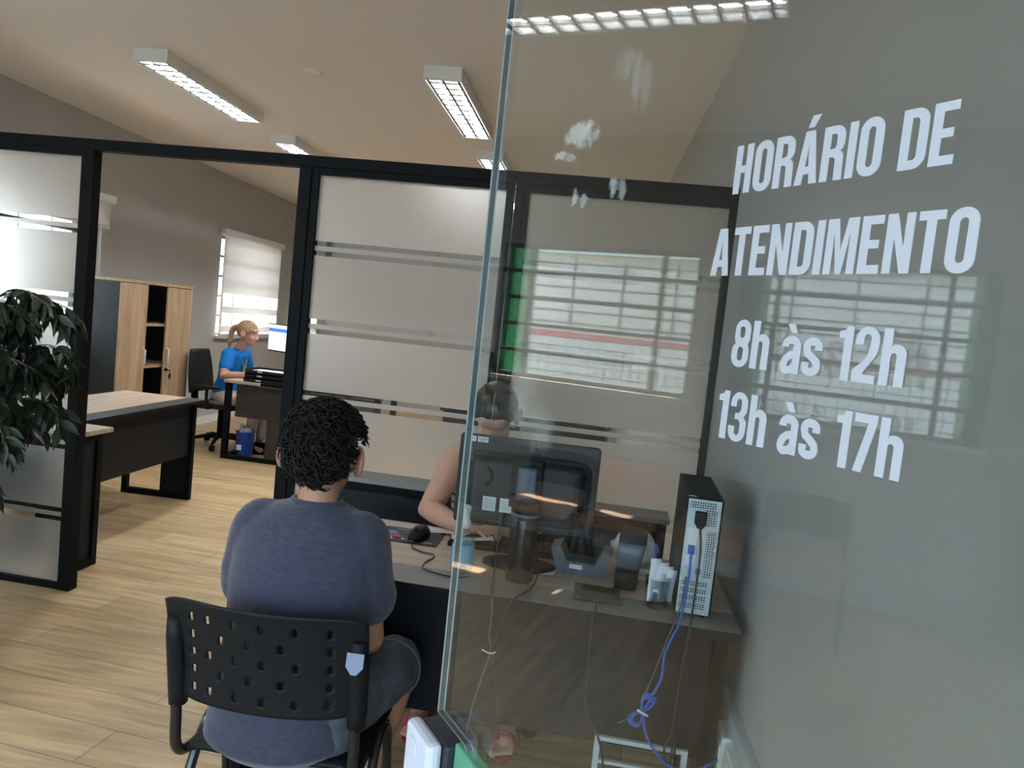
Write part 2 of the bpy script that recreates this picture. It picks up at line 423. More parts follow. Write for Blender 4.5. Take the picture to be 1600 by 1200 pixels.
fg.box((-4.1, -.80, 0), (-.72, -.75, .06)); fg.box((-4.1, -.80, 2.40), (-.72, -.75, 2.45)); fg.box((-.69, -.7, 0), (-.65, -.12, .05)); fg.box((-.69, -.7, 2.09), (-.65, -.12, 2.14))
fg = struct(fg.build('window_6', m_black), 'dark framed glazing added beside the entrance to let in daylight', 'window')  # added glazing, lets cool daylight onto the right wall
g = MB(); g.faces([(-4.1, -.775, .06), (-.72, -.775, .06), (-.72, -.775, 2.4), (-4.1, -.775, 2.4)], [(0, 1, 2, 3)]); g.faces([(-.67, -.7, .05), (-.67, -.12, .05), (-.67, -.12, 2.09), (-.67, -.7, 2.09)], [(0, 1, 2, 3)]); g.build('pane', m_pane, fg)
# windows
def window(i, s0, s1, z0, z1):
    fr = MB(); fw = .03
    fr.box((s0, -.10, z0), (s1, -.05, z0+fw)); fr.box((s0, -.10, z1-fw), (s1, -.05, z1)); fr.box((s0, -.10, z0), (s0+fw, -.05, z1)); fr.box((s1-fw, -.10, z0), (s1, -.05, z1))
    w_ = s1-s0; c0, c1 = s0+.175*w_, s1-.165*w_
    for c in (c0, c1): fr.box((c-.016, -.098, z0+fw), (c+.016, -.052, z1-fw))
    for k in range(1, 5):
        z = z0+(z1-z0)*k/5; fr.box((s0+fw, -.096, z-.013), (s1-fw, -.054, z+.013))
    o = wbuild(fr, 'window_%d' % i, m_winfr, None, ML)
    g = MB()
    for k in range(5):
        za, zb = z0+(z1-z0)*k/5+.013, z0+(z1-z0)*(k+1)/5-.013
        for a, b in ((s0+fw, c0-.016), (c0+.016, c1-.016), (c1+.016, s1-fw)): g.faces([(a, -.075, za), (b, -.075, za), (b, -.075, zb), (a, -.075, zb)], [(0, 1, 2, 3)])
    g.build('pane', m_pane, o)
    MB().box((s0-.03, -.02, z0-.03), (s1+.03, .05, z0)).build('window_sill', m_white, o)
    return o
WN = ['grey steel window reflected in the glass behind the opening hours', 'grey five-row steel window reflected in the glass door', 'bright window behind the dark cupboard with its blind rolled up',
      'sunlit grid window behind the lowered blind', 'far window at the end of the long wall, mostly behind a post']
for i, q in enumerate(WINS): struct(window(i+1, *q), WN[i], 'window')
# outside of the left wall: eave, green fins, ground and the building opposite
o = wbuild(MB().box((-4.4, -.62, 2.42), (8.6, -TH, 2.52)), 'exterior_eave', m_facade, None, ML); struct(o, 'pale eave slab above the windows outside', 'eave')
for a, b in ((-3.85, -3.44), (-2.19, -1.75), (-.34, -.11)):
    o = wbuild(MB().box((a, -.60, 0), (b, -TH, 2.42), bev=.005), 'exterior_pillar', m_green, None, ML); struct(o, 'green painted pillar outside beside a window', 'pillar')
o = wbuild(MB().box((-4.4, -1.9, 2.30), (-1.93, -.62, 2.40)), 'exterior_sun_block', m_facade, None, ML); struct(o, 'deep slab added outside to keep sun off the window nearest the entrance', 'awning')  # added slab, keeps the sun off the first window
o = wbuild(MB().box((1.2, -1.12, 2.30), (3.1, -.62, 2.40)), 'exterior_sun_block', m_facade, None, ML); struct(o, 'deep slab added outside to cut sun through the window behind the cupboard', 'awning')  # added slab, narrows the sun patch from the third window
o = MB().box((-30, -20, -.12), (15, -.87, -.10)).build('exterior_bounce_cut', mat('asphalt', (.13, .135, .14), .9)); struct(o, 'dark asphalt added outside the entrance to cut warm bounce light', 'road')  # added dark strip, weakens the warm bounce from the ground
o = MB().box((-40, -30, -.25), (20, 40, -.12)).build('exterior_ground', m_conc); struct(o, 'pale concrete ground outside', 'ground')
ext = wbuild(MB().box((-9, -4.6, -.2), (9, -4.4, 3.0)), 'exterior_wall', m_facade, None, ML); struct(ext, 'pale building facade facing the windows outside', 'wall')
MB().box((-9, -4.4, 0), (9, -4.385, 1.43)).build('tile_dado', m_tile, ext)
mb = MB()
for k in range(150): mb.box((-9+k*.12, -4.385, 0), (-9+k*.12+.008, -4.381, 1.43))
for k in range(12): mb.box((-9, -4.385, .1+k*.12), (9, -4.381, .108+k*.12))
mb.build('tile_joint', m_lines, ext)
mb = MB()
for k in range(9): mb.box((-9, -4.4, 1.62+.16*k), (9, -4.385, 1.635+.16*k))
for k in range(26): mb.box((-9+.7*k, -4.4, 1.5), (-9+.7*k+.02, -4.38, 2.5))
mb.build('shutter_line', m_lines, ext)
MB().box((-9, -4.4, 1.43), (9, -4.37, 1.50)).build('red_band', m_redp, ext)
mb = MB()
for k in (-4.2, -1.35, 1.4, 4.2): mb.box((k, -4.385, 0), (k+.10, -4.36, 1.43))
mb.build('red_pilaster', m_redp, ext)
MB().box((-9, -4.4, 2.55), (9, -4.25, 3.0)).build('fascia', m_tealf, ext)
o = MB().box((-6, -2.7, 2.5), (3, -.85, 2.62)).build('exterior_sky_block', m_facade); struct(o, 'pale slab added over the entrance outside to block sky light', 'canopy')  # added unseen slab, holds sky light back from the glass door
o = MB().box((-7, -6.2, -.2), (6, -6.0, 1.1)).build('exterior_wall', m_facade); struct(o, 'low pale wall added opposite the entrance to limit sky light', 'wall')  # added unseen wall, height set by how much sky light enters
# trunking with outlet boxes on the right wall
o = wbuild(MB().box((-3.5, -.028, .422), (-.42, 0, .474), bev=.003), 'trim_1', m_trunk, None, MR); struct(o, 'grey cable trunking along the wall by the desk', 'trim')
def outlet(s, label):
    t = bpy.data.objects.new('outlet_box', None); COL.objects.link(t); t.matrix_world = MR @ Matrix.Translation((s, 0, .35)); tag(t, label, 'socket', 'outlet boxes under the trunking')
    MB().box((-.055, -.05, -.05), (.055, 0, .07), bev=.006).build('box', m_offw, t)
    mb = MB(); mb.box((-.05, -.054, .0), (.05, -.05, .045), bev=.001); mb.box((-.05, -.054, -.046), (.05, -.05, -.004), bev=.001); mb.build('cover', m_white, t)
    return t
outlet(-1.045, 'off-white outlet box under the trunking where the blue cable ends')
outlet(-1.20, 'off-white outlet box nearest the camera at the bottom of the wall')

# ---------------------------------------------------------------- partition
part = thing('partition', 'black framed office partition with frosted striped glass', 'partition', (0, D, 0), kind='structure')
mb = MB(); fd = .06
mb.box((-5.2, 0, 2.108), (XR, fd, 2.158), bev=.003)
mb.build('beam', m_black, part)
def post(a, b, d0=0, d1=fd, z0=0): MB().box((a, d0, z0), (b, d1, 2.108), bev=.003).build('post', m_black, part)
post(-2.545, -2.484); post(-1.477, -1.42); post(-.50, -.482+.02); post(.395, XR)
def glazing(x0, x1, z0, z1, strips):
    mb = MB()
    a = .03
    mb.box((x0-a, .008, z1), (x1+a, fd-.008, 2.108)); mb.box((x0-a, .008, z0-.03), (x1+a, fd-.008, z0))
    mb.box((x0-a, .008, z0), (x0, fd-.008, z1)); mb.box((x1, .008, z0), (x1+a, fd-.008, z1))
    fr = mb.build('panel_frame', m_black, part)
    edges = []
    for z in strips:
        edges += [(z-.033, z-.011), (z+.011, z+.033)]
    cur = z0; fb = MB(); cl = MB()
    def q(mb, za, zb): mb.faces([(x0, .03, za), (x1, .03, za), (x1, .03, zb), (x0, .03, zb)], [(0, 1, 2, 3)])
    for a_, b_ in sorted(edges):
        q(fb, cur, a_); q(cl, a_, b_); cur = b_
    q(fb, cur, z1)
    fb.build('frosted_glass', m_frost, part); cl.build('clear_strip', m_clear, part)
ST = [.365, .72, 1.08, 1.407, 1.757]
glazing(-5.1, -2.545, .03, 2.08, ST); glazing(-1.389, -.541, .05, 2.08, ST); glazing(-.441, .3935, .05, 2.075, ST)

# ---------------------------------------------------------------- ceiling lamps
def lamp():
    t = thing('ceiling_lamp', '', 'lamp', group='louvred tube lamps on the ceiling')
    L, W, H = 1.26, .22, .075
    mb = MB(); th = .004
    mb.box((-W/2, 0, -.012), (W/2, L, 0)); mb.box((-W/2, 0, -H), (-W/2+th, L, -.012)); mb.box((W/2-th, 0, -H), (W/2, L, -.012))
    mb.box((-W/2+th, 0, -H), (W/2-th, .02, -.012)); mb.box((-W/2+th, L-.02, -H), (W/2-th, L, -.012))
    mb.build('housing', m_white, t)
    for x in (-.05, .05): MB().cyl((x, .04, -.035), (x, L-.04, -.035), .013, seg=12).build('tube', m_tube, t)
    mb = MB()
    for x in (-W/2+.022, 0, W/2-.022): mb.box((x-.007, .02, -H+.002), (x+.007, L-.02, -.05))
    for k in range(12):
        y = .02+(L-.04)*(k+.5)/12; mb.prism([(y-.012, -H+.002), (y+.012, -H+.002), (y+.002, -.045), (y-.002, -.045)], -W/2+.022, W/2-.022, 'x')
    mb.build('louvre', m_louv, t)
    MB().box((-W/2+th, .02, -.016), (W/2-th, L-.02, -.0125)).build('reflector', m_white, t)
    return t
l0 = lamp()
LP = [(-2.905, 4.10, 'louvred tube lamp on the ceiling at upper left'), (-1.135, 4.12, 'louvred tube lamp on the ceiling beside the glass door edge'),
      (-2.975, 5.99, 'louvred tube lamp peeking over the beam above the doorway'), (-1.20, 6.02, 'louvred tube lamp peeking over the beam at the glass edge'),
      (-2.455, .79, 'louvred tube lamp mirrored at the top of the glass door'), (-2.98, 8.0, 'louvred tube lamp deep in the back office near the windows'), (-1.25, 8.0, 'louvred tube lamp deep in the back office above the far desk')]
for i, (x, y, lb) in enumerate(LP):
    o = l0 if i == 0 else copy_tree(l0, None)
    o.location = (x, y, ZC); o.rotation_euler = (0, 0, .03 if i != 4 else 0); o['label'] = lb
t = thing('ceiling_cover', 'small round white cover plate on the ceiling', 'cover plate', (-1.998, 4.348, ZC))
MB().lathe([(.055, 0), (.057, -.004), (.05, -.010), (.002, -.011)]).build('plate', m_white, t)

# ---------------------------------------------------------------- roller blinds
def blind(s0, s1, ztop, zbot, label):
    t = bpy.data.objects.new('roller_blind', None); COL.objects.link(t); t.matrix_world = ML @ Matrix.Translation((0, 0, 0)); tag(t, label, 'blind', 'roller blinds on the windows')
    MB().box((s0, .005, ztop-.075), (s1, .085, ztop), bev=.02).build('headrail', m_white, t)
    n = MB(); n.faces([(s0+.04, .05, zbot), (s1-.04, .05, zbot), (s1-.04, .05, ztop-.06), (s0+.04, .05, ztop-.06)], [(0, 1, 2, 3)]); n.build('fabric', m_blind, t)
    MB().box((s0+.04, .042, zbot-.02), (s1-.04, .058, zbot+.006), bev=.004).build('bottom_bar', m_white, t)
    return t
blind(4.87, 6.52, 2.285, 1.05, 'lowered white roller blind glowing behind the blond woman')
blind(1.36, 2.90, 2.275, 2.00, 'white roller blind rolled up beside the doorway post')
blind(7.0, 8.06, 2.285, 1.05, 'lowered white roller blind beyond the doorway post')

# ---------------------------------------------------------------- desks
def desk(name, label, L, W, band=.13, hgt=.74, mb_=None, group=None):
    """local: x along length, y=0 front (public side) .. W back"""
    t = thing(name, label, 'desk', group=group); lg = .04
    MB().box((0, band, hgt-.025), (L, W, hgt), bev=.002).build('desktop', m_top, t)
    MB().box((0, .004, hgt-.025), (L, band, hgt), bev=.001).build('front_band', mb_ or m_grband, t); MB().box((0, 0, hgt-.026), (L, .004, hgt-.001)).build('edge_strip', m_panel, t)
    for x in (.02, L-.02-lg):
        mb = MB(); mb.box((x, .05, 0), (x+lg, .05+lg, hgt-.025), bev=.002); mb.box((x, W-.05-lg, 0), (x+lg, W-.05, hgt-.025), bev=.002)
        mb.box((x, .05+lg, 0), (x+lg, W-.05-lg, lg), bev=.002); mb.box((x, .05+lg, hgt-.06), (x+lg, W-.05-lg, hgt-.025), bev=.002)
        mb.build('leg', m_black, t)
        MB().box((x+.012, .05+lg, lg), (x+.028, .05+lg+.19, hgt-.06)).build('end_panel', m_panel, t)
    MB().box((.02+lg, .075, .33), (L-.02-lg, .093, hgt-.025)).build('modesty_panel', m_panel, t)
    return t
dF = desk('reception_desk', 'dark fronted reception desk with an oak-look top under the monitor', 1.48, .60, .15)
dF.location = (-1.06, 2.005, 0)
dL = desk('office_desk', 'empty dark desk seen through the doorway in front of the cupboards', 1.32, .62, .14, mb_=m_graph)
dM = desk('office_desk', 'dark desk standing close behind the frosted panel by the plant', 1.77, .34, .10, mb_=m_graph)
dM.location = (-4.38, 3.245, 0)
# front faces +x: local x -> -y? rotate so that local x runs along +y and the front looks to +x
dL.location = (-2.83, 3.64, 0); dL.rotation_euler = (0, 0, PI/2+.05)
for ch in list(dL.children):
    if ch.name.startswith('desktop'): ch.data = ch.data.copy(); ch.data.materials[0] = m_top
dR = thing('corner_desk', 'brown-black corner desk with an oak-look top where the blond woman works', 'desk', (-3.53, 6.32, 0))
m_brown = wood('wenge_laminate', (.018, .014, .012), (.034, .026, .022), 'x', 1, .4)
MB().box((0, 0, .715), (1.5, .62, .74), bev=.002).build('desktop', m_top, dR)
mb = MB(); mb.box((.36, -.001, .714), (1.5, .10, .7415)); mb.build('front_band', m_black, dR)
MB().prism([(.10, .40), (.42, .40), (.42, .04), (1.44, .04), (1.44, .70), (.10, .70)], .06, .08, 'y').build('modesty_panel', m_brown, dR)
for x in (.0, 1.44):
    
    for y in (.03, .52): MB().box((x, y, 0), (x+.05, y+.05, .715), bev=.002).build('leg', m_black, dR)
    MB().box((x, .08, 0), (x+.05, .52, .04)).build('rail', m_black, dR)
MB().box((.05, .03, 0), (1.44, .07, .04)).build('rail', m_black, dR)
MB().box((-.05, .62, .715), (.60, 1.9, .74), bev=.002).build('side_top', m_topy, dR)
for x in (0, .5): MB().box((x, 1.84, 0), (x+.05, 1.88, .715)).build('leg', m_black, dR)

# ---------------------------------------------------------------- cupboards
t = thing('cupboard', 'tall charcoal cupboard with oak doors standing half open on its shelves', 'cupboard', (-4.12, 5.65, 0), PI/2-AW)
# local: x along the front (away from the camera), y = into the cupboard (towards the window wall)
W, H, DP = 1.10, 1.557, .43
mb = MB(); mb.box((0, .02, 0), (.018, DP, H-.025)); mb.box((W-.018, .02, 0), (W, DP, H-.025)); mb.box((.018, DP-.01, 0), (W-.018, DP, H-.025)); mb.box((.018, .02, .0), (W-.018, DP-.01, .03)); mb.build('carcass', m_graph, t)
MB().box((-.005, -.003, H-.025), (W+.005, DP, H), bev=.002).build('top', m_oak, t)
for z in (.38, .78, 1.16): MB().box((.018, .04, z), (W-.018, DP-.01, z+.022)).build('shelf', m_oak, t)
def cup_door(x0, x1, hx, key):
    d = MB().box((x0, 0, .03), (x1, .018, H-.03), bev=.002).build('door', m_oak, t)
    MB().tube([(hx, -.001, .82), (hx, -.024, .83), (hx, -.024, .95), (hx, -.001, .96)], .007, 8).build('handle', m_offw, d)
    if key:
        mb = MB(); mb.cyl((hx, 0, .76), (hx, -.014, .76), .014, seg=14); mb.tube([(hx, -.012, .76), (hx+.004, -.03, .757), (hx+.03, -.035, .75)], .005, 6); mb.ell((hx+.025, -.034, .70), (.016, .006, .03)); mb.build('key', m_black, d)
cup_door(.0, .375, .345, False); cup_door(.685, 1.10, .71, True)

# low cabinet against the partition behind the reception woman
t = thing('low_cabinet', 'low black cabinet standing against the partition behind the reception desk', 'cabinet', (-1.13, 2.985, 0))
MB().box((0, 0, .77), (1.42, .155, .79), bev=.002).build('top', m_grband, t)
MB().box((.01, .015, 0), (1.41, .155, .77)).build('body', m_black, t)
mb = MB()
for k in range(2):
    x = .012+k*.70; mb = MB(); mb.box((x, .003, .05), (x+.692, .015, .735), bev=.002); f = mb.build('front_door', m_panel, t)
    MB().tube([(x+.28+.14*i/10, .004, .748-.014*math.sin(PI*i/10)) for i in range(11)], .006, 8).build('handle', m_black, f)

# ---------------------------------------------------------------- glass entrance door
TH_D = math.radians(-52.7)
MD = Matrix.Rotation(TH_D, 4, 'Z'); MD.translation = V((-.168, .863, 0))    # local: x along the leaf from the free edge, y away from the viewer, z up
door = bpy.data.objects.new('door_1', None); COL.objects.link(door); door.matrix_world = MD
struct(door, 'open glass entrance door lettered with opening hours in white', 'door')
nx, nz = .092, 1.017
notch = [(0, nz)] + [(nx-.02+.02*math.sin(math.radians(a)), nz-.02+.02*math.cos(math.radians(a))) for a in range(0, 91, 15)] + [(nx, .90), (0, .90)]
outer = [(0, nz)] + notch[1:-1] + [(0, .90), (0, .005), (.94, .005), (.94, 2.095), (0, 2.095)]
mb = MB()
tri = bmesh.new(); vs = [tri.verts.new((x, 0, z)) for x, z in outer]; tri.faces.new(vs)
ga = MB(); ga.faces([(x, 0, z) for x, z in outer], [tuple(range(len(outer)))]); ga.faces([(x, .01, z) for x, z in outer], [tuple(range(len(outer)-1, -1, -1))])
ga.build('glass_leaf', m_door, door, recalc=False); tri.free()
mb = MB(); n = len(outer)
for a_, b_, q_ in ((0, .0018, m_edge), (.0018, .0082, m_edgem), (.0082, .01, m_edge)): mb.faces([(x, a_, z) for x, z in outer]+[(x, b_, z) for x, z in outer], [(i, (i+1) % n, n+(i+1) % n, n+i) for i in range(n)], q_)
mb.build('glass_edge', m_edge, door)
lk = MB().box((-.016, -.034, .90), (.055, -.014, 1.008), bev=.007).build('lock', m_lockw, door)
mb = MB(); mb.box((-.012, -.014, .902), (.060, .012, 1.006), bev=.004); mb.build('gasket', m_lockd, lk)
mb = MB(); mb.cyl((.012, -.034, .984), (.012, -.0365, .984), .013, seg=24); mb.build('cylinder', m_lockw, lk)
mb = MB(); mb.box((.062, -.004, .90), (.17, .014, 1.0125), bev=.003); mb.build('patch_plate', m_lockg, lk)
mb = MB()
for z in (.12, 1.96): mb.box((.86, -.012, z-.06), (.945, .022, z+.06), bev=.004)
mb.build('hinge', m_silver, door)
# lettering -------------------------------------------------
def stroke(pts, t):
    n = len(pts); L = []; R = []
    for i, p in enumerate(pts):
        a = pts[max(i-1, 0)]; b = pts[min(i+1, n-1)]; dx, dy = b[0]-a[0], b[1]-a[1]; q = math.hypot(dx, dy) or 1; nx_, ny_ = -dy/q*t/2, dx/q*t/2
        L.append((p[0]+nx_, p[1]+ny_)); R.append((p[0]-nx_, p[1]-ny_))
    return L+R[::-1]
T = .165
def rrect(w_, h, r, x=0, y=0):
    return arc((x+w_-r, y+h-r), r, 0, 90)+arc((x+r, y+h-r), r, 90, 180)+arc((x+r, y+r), r, 180, 270)+arc((x+w_-r, y+r), r, 270, 360)
def rect(x0, y0, x1, y1): return [(x0, y0), (x1, y0), (x1, y1), (x0, y1)]
def gl_O(w_=.47): return [[rrect(w_, 1.02, .225, 0, -.01), rrect(w_-2*T, 1-2*.15, .07, T, .15)]]
A_ = [[(0, 0), (.155, 1), (.365, 1), (.52, 0), (.35, 0), (.325, .19), (.19, .19), (.165, 0)], [(.212, .335), (.302, .335), (.257, .74)]]
G = {
 'H': (.47, [[rect(0, 0, T, 1)], [rect(.47-T, 0, .47, 1)], [rect(T-.01, .42, .48-T, .57)]]),
 'O': (.47, gl_O()),
 'R': (.48, [[[(0, 0), (0, 1), (.25, 1)]+arc((.26, .79), .21, 90, 0)+arc((.30, .68), .17, 0, -60)+[(.40, .50)]+arc((.30, .40), .165, 50, 0)+[(.48, 0), (.31, 0), (.30, .36)]+arc((.23, .36), .07, 0, 90)+[(T, .43), (T, 0)],
              [(T, .58), (.22, .58)]+arc((.235, .65), .065, -90, 0)+arc((.235, .79), .065, 0, 90)+[(T, .855)]]]),
 'A': (.52, [A_]),
 'Á': (.52, [A_, [[(.20, 1.06), (.285, 1.28), (.47, 1.28), (.335, 1.06)]]]),
 'I': (T, [[rect(0, 0, T, 1)]]),
 'D': (.47, [[[(0, 0), (0, 1), (.25, 1)]+arc((.25, .78), .22, 90, 0)+arc((.25, .22), .22, 0, -90), [(T, .15)]+arc((.24, .22), .065, -90, 0)+arc((.24, .78), .065, 0, 90)+[(T, .85)]]]),
 'E': (.41, [[[(0, 0), (.41, 0), (.41, .15), (T, .15), (T, .435), (.36, .435), (.36, .58), (T, .58), (T, .85), (.41, .85), (.41, 1), (0, 1)]]]),
 'T': (.44, [[[(.1375, 0), (.3025, 0), (.3025, .85), (.44, .85), (.44, 1), (0, 1), (0, .85), (.1375, .85)]]]),
 'N': (.49, [[[(0, 0), (.15, 0), (.15, .56), (.165, .56), (.325, 0), (.49, 0), (.49, 1), (.34, 1), (.34, .47), (.325, .47), (.175, 1), (0, 1)]]]),
 'M': (.64, [[[(0, 0), (.15, 0), (.15, .70), (.165, .70), (.265, 0), (.375, 0), (.475, .70), (.49, .70), (.49, 0), (.64, 0), (.64, 1), (.42, 1), (.32, .42), (.22, 1), (0, 1)]]]),
 '8': (.46, [[arc((.25, .78), .21, 0, 180, 10, .23)+arc((.215, .62), .175, 180, 225, 3)+arc((.23, .33), .23, 150, 180, 3)+arc((.23, .22), .23, 180, 360, 12, .23)+arc((.23, .33), .23, 0, 30, 3)+arc((.285, .62), .175, -45, 0, 3),
              rrect(.15, .24, .07, .165, .62), rrect(.16, .30, .075, .15, .13)]]),
 '1': (.28, [[[(.115, 0), (.28, 0), (.28, 1), (.15, 1), (.12, .93), (0, .90), (0, .78), (.115, .78)]]]),
 '2': (.46, [[[(0, 0), (.45, 0), (.45, .15), (.20, .15), (.20, .19)]+arc((.10, .70), .36, -38, 0, 5, .42)+arc((.23, .77), .23, 0, 180, 12, .24)+[(0, .68), (T-.01, .68), (T-.01, .78)]+arc((.23, .80), .075, 180, 0, 6)+arc((-.05, .68), .345, 0, -50, 5, .40)+[(0, .22)]]]),
 '3': (.46, [[arc((.23, .78), .225, 180, 0, 12, .23)+[(.455, .62), (.38, .52), (.46, .42)]+arc((.23, .22), .23, 0, -180, 12, .23)+[(0, .30), (.16, .30), (.16, .20)]+arc((.23, .20), .075, 180, 360, 6)+[(.305, .38), (.25, .45), (.15, .45), (.15, .58), (.25, .58), (.30, .66), (.30, .80)]+arc((.225, .80), .075, 0, 180, 6)+[(.15, .70), (.005, .70)]]]),
 '7': (.43, [[[(.07, 0), (.235, 0), (.43, .86), (.43, 1), (0, 1), (0, .85), (.27, .85)]]]),
 'h': (.45, [[[(0, 0), (T, 0), (T, .50)]+arc((.225, .52), .06, 180, 0, 6)+[(.285, 0), (.45, 0), (.45, .56)]+arc((.28, .56), .17, 0, 90, 6, .17)+[(.20, .72), (T, .66), (T, 1), (0, 1)]]]),
 's': (.42, [[stroke([(.345, .50), (.345, .56)]+arc((.21, .575), .135, 0, 180, 8, .09)+[(.08, .52), (.11, .43), (.22, .36), (.33, .27), (.345, .18)]+arc((.21, .165), .135, 0, -180, 8, .09)+[(.075, .20), (.075, .26)], .155)]]),
 'à': (.44, [[stroke([(.08, .52), (.08, .56)]+arc((.22, .56), .14, 180, 0, 8, .105)+[(.36, .50), (.36, .30), (.36, 0)], .16)], [stroke([(.34, .375), (.22, .36), (.12, .28)]+arc((.17, .16), .09, 150, 300, 8, .105)+[(.31, .10), (.34, .17)], .155)], [[(.10, .98), (.27, .98), (.34, .80), (.21, .80)]]]),
 ' ': (.20, []),
}
def text_line(txt, x0, x1, zb, h, nm):
    W_ = 0; pos = []
    for c in txt:
        pos.append(W_); W_ += G[c][0]+.07
    W_ -= .07; kx = (x1-x0)/W_; mb = MB()
    for c, px in zip(txt, pos):
        for ip, polys in enumerate(G[c][1]):
            cv = bpy.data.curves.new('g', 'CURVE'); cv.dimensions = '2D'; cv.fill_mode = 'BOTH'; cv.extrude = .0003
            for pl in polys:
                sp = cv.splines.new('POLY'); sp.points.add(len(pl)-1); sp.use_cyclic_u = True
                for q, (u, v) in zip(sp.points, pl): q.co = (u, v, 0, 1)
            co = bpy.data.objects.new('g', cv); COL.objects.link(co)
            dg = bpy.context.evaluated_depsgraph_get(); dg.update()
            me = bpy.data.meshes.new_from_object(co.evaluated_get(dg))
            mb.faces([(x0+(px+v.co.x)*kx, -.0008-.0004*ip-v.co.z, zb+v.co.y*h) for v in me.vertices], [tuple(p.vertices) for p in me.polygons])
            bpy.data.objects.remove(co); bpy.data.curves.remove(cv); bpy.data.meshes.remove(me)
    o = mb.build(nm, m_vinyl, door)
    return o
text_line('HORÁRIO DE', .3918, .5486, 1.6097, .0337, 'lettering')
text_line('ATENDIMENTO', .3797, .5678, 1.5519, .0338, 'lettering')
text_line('8h às 12h', .4105, .5390, 1.4885, .0325, 'lettering')
text_line('13h às 17h', .4045, .5450, 1.4369, .0340, 'lettering')
#==PART2==
# ---------------------------------------------------------------- visitor chairs
def back_shell(mb, W, H, bow, th, m, slots=True):
    """curved plastic back: local x across, z up, bowing towards -y, with staggered slots"""
    nu, nv = 44, 34
    cells = set()
    if slots:
        cols = [(6, (3, 9, 15, 21, 27)), (10, (3, 15, 27)), (13, (9, 21)), (16, (3, 15, 27)), (19, (9, 21)), (22, (3, 15, 27)), (26, (9, 21)), (29, (3, 15, 27)), (36, (3, 9, 15, 21, 27))]
        for c, rws in cols:
            for r in rws:
                for k in range(3): cells.add((c, nv-2-r-k))
    def P(i, j, o):
        u = i/nu*2-1; v = j/nv
        y = -bow*(1-u*u)-o-.03*(v-.5)**2*4*.3+.055*v*-1
        e = abs(u)**8; zz = H*v*(1-.06*e)+(.03*e if v < .5 else 0)
        return V((u*W/2, y, zz))
    A = [[mb.bm.verts.new(P(i, j, 0)) for j in range(nv+1)] for i in range(nu+1)]
    B = [[mb.bm.verts.new(P(i, j, th)) for j in range(nv+1)] for i in range(nu+1)]
    k = mb.mi(m); open_ = lambda i, j: (i, j) in cells or not (0 <= i < nu and 0 <= j < nv)
    def f(*v):
        q = mb.bm.faces.new(v); q.material_index = k; q.smooth = True
    for i in range(nu):
        for j in range(nv):
            if open_(i, j): continue
            f(A[i][j], A[i+1][j], A[i+1][j+1], A[i][j+1]); f(B[i][j], B[i][j+1], B[i+1][j+1], B[i+1][j])
            for (di, dj, a, b) in ((-1, 0, (0, 0), (0, 1)), (1, 0, (1, 0), (1, 1)), (0, -1, (0, 0), (1, 0)), (0, 1, (0, 1), (1, 1))):
                if open_(i+di, j+dj):
                    f(A[i+a[0]][j+a[1]], A[i+b[0]][j+b[1]], B[i+b[0]][j+b[1]], B[i+a[0]][j+a[1]])
def seat_mb(W, Dp, z, y0):
    mb = MB(); rr = []
    n = 14
    for i in range(n+1):
        t = i/n; y = y0+Dp*t; dz = .012*math.sin(PI*min(1, t*1.1))*-1 - (.035*((t-.82)/.18)**2 if t > .82 else 0)
        ww = W/2*(1-.10*(1-t)**3)
        row = []
        for j in range(17):
            u = j/16*2-1; row.append(V((u*ww, y, z+dz+.018*u*u-.02*u**8)))
        rr.append(row)
    top = [[mb.bm.verts.new(p) for p in r] for r in rr]; bot = [[mb.bm.verts.new(p-V((0, 0, .012))) for p in r] for r in rr]
    def f(*v):
        q = mb.bm.faces.new(v); q.smooth = True
    for i in range(n):
        for j in range(16):
            f(top[i][j], top[i][j+1], top[i+1][j+1], top[i+1][j]); f(bot[i][j], bot[i+1][j], bot[i+1][j+1], bot[i][j+1])
    for i in range(n):
        f(top[i][0], top[i+1][0], bot[i+1][0], bot[i][0]); f(top[i][16], bot[i][16], bot[i+1][16], top[i+1][16])
    for j in range(16):
        f(top[0][j], bot[0][j], bot[0][j+1], top[0][j+1]); f(top[n][j], top[n][j+1], bot[n][j+1], bot[n][j])
    return mb
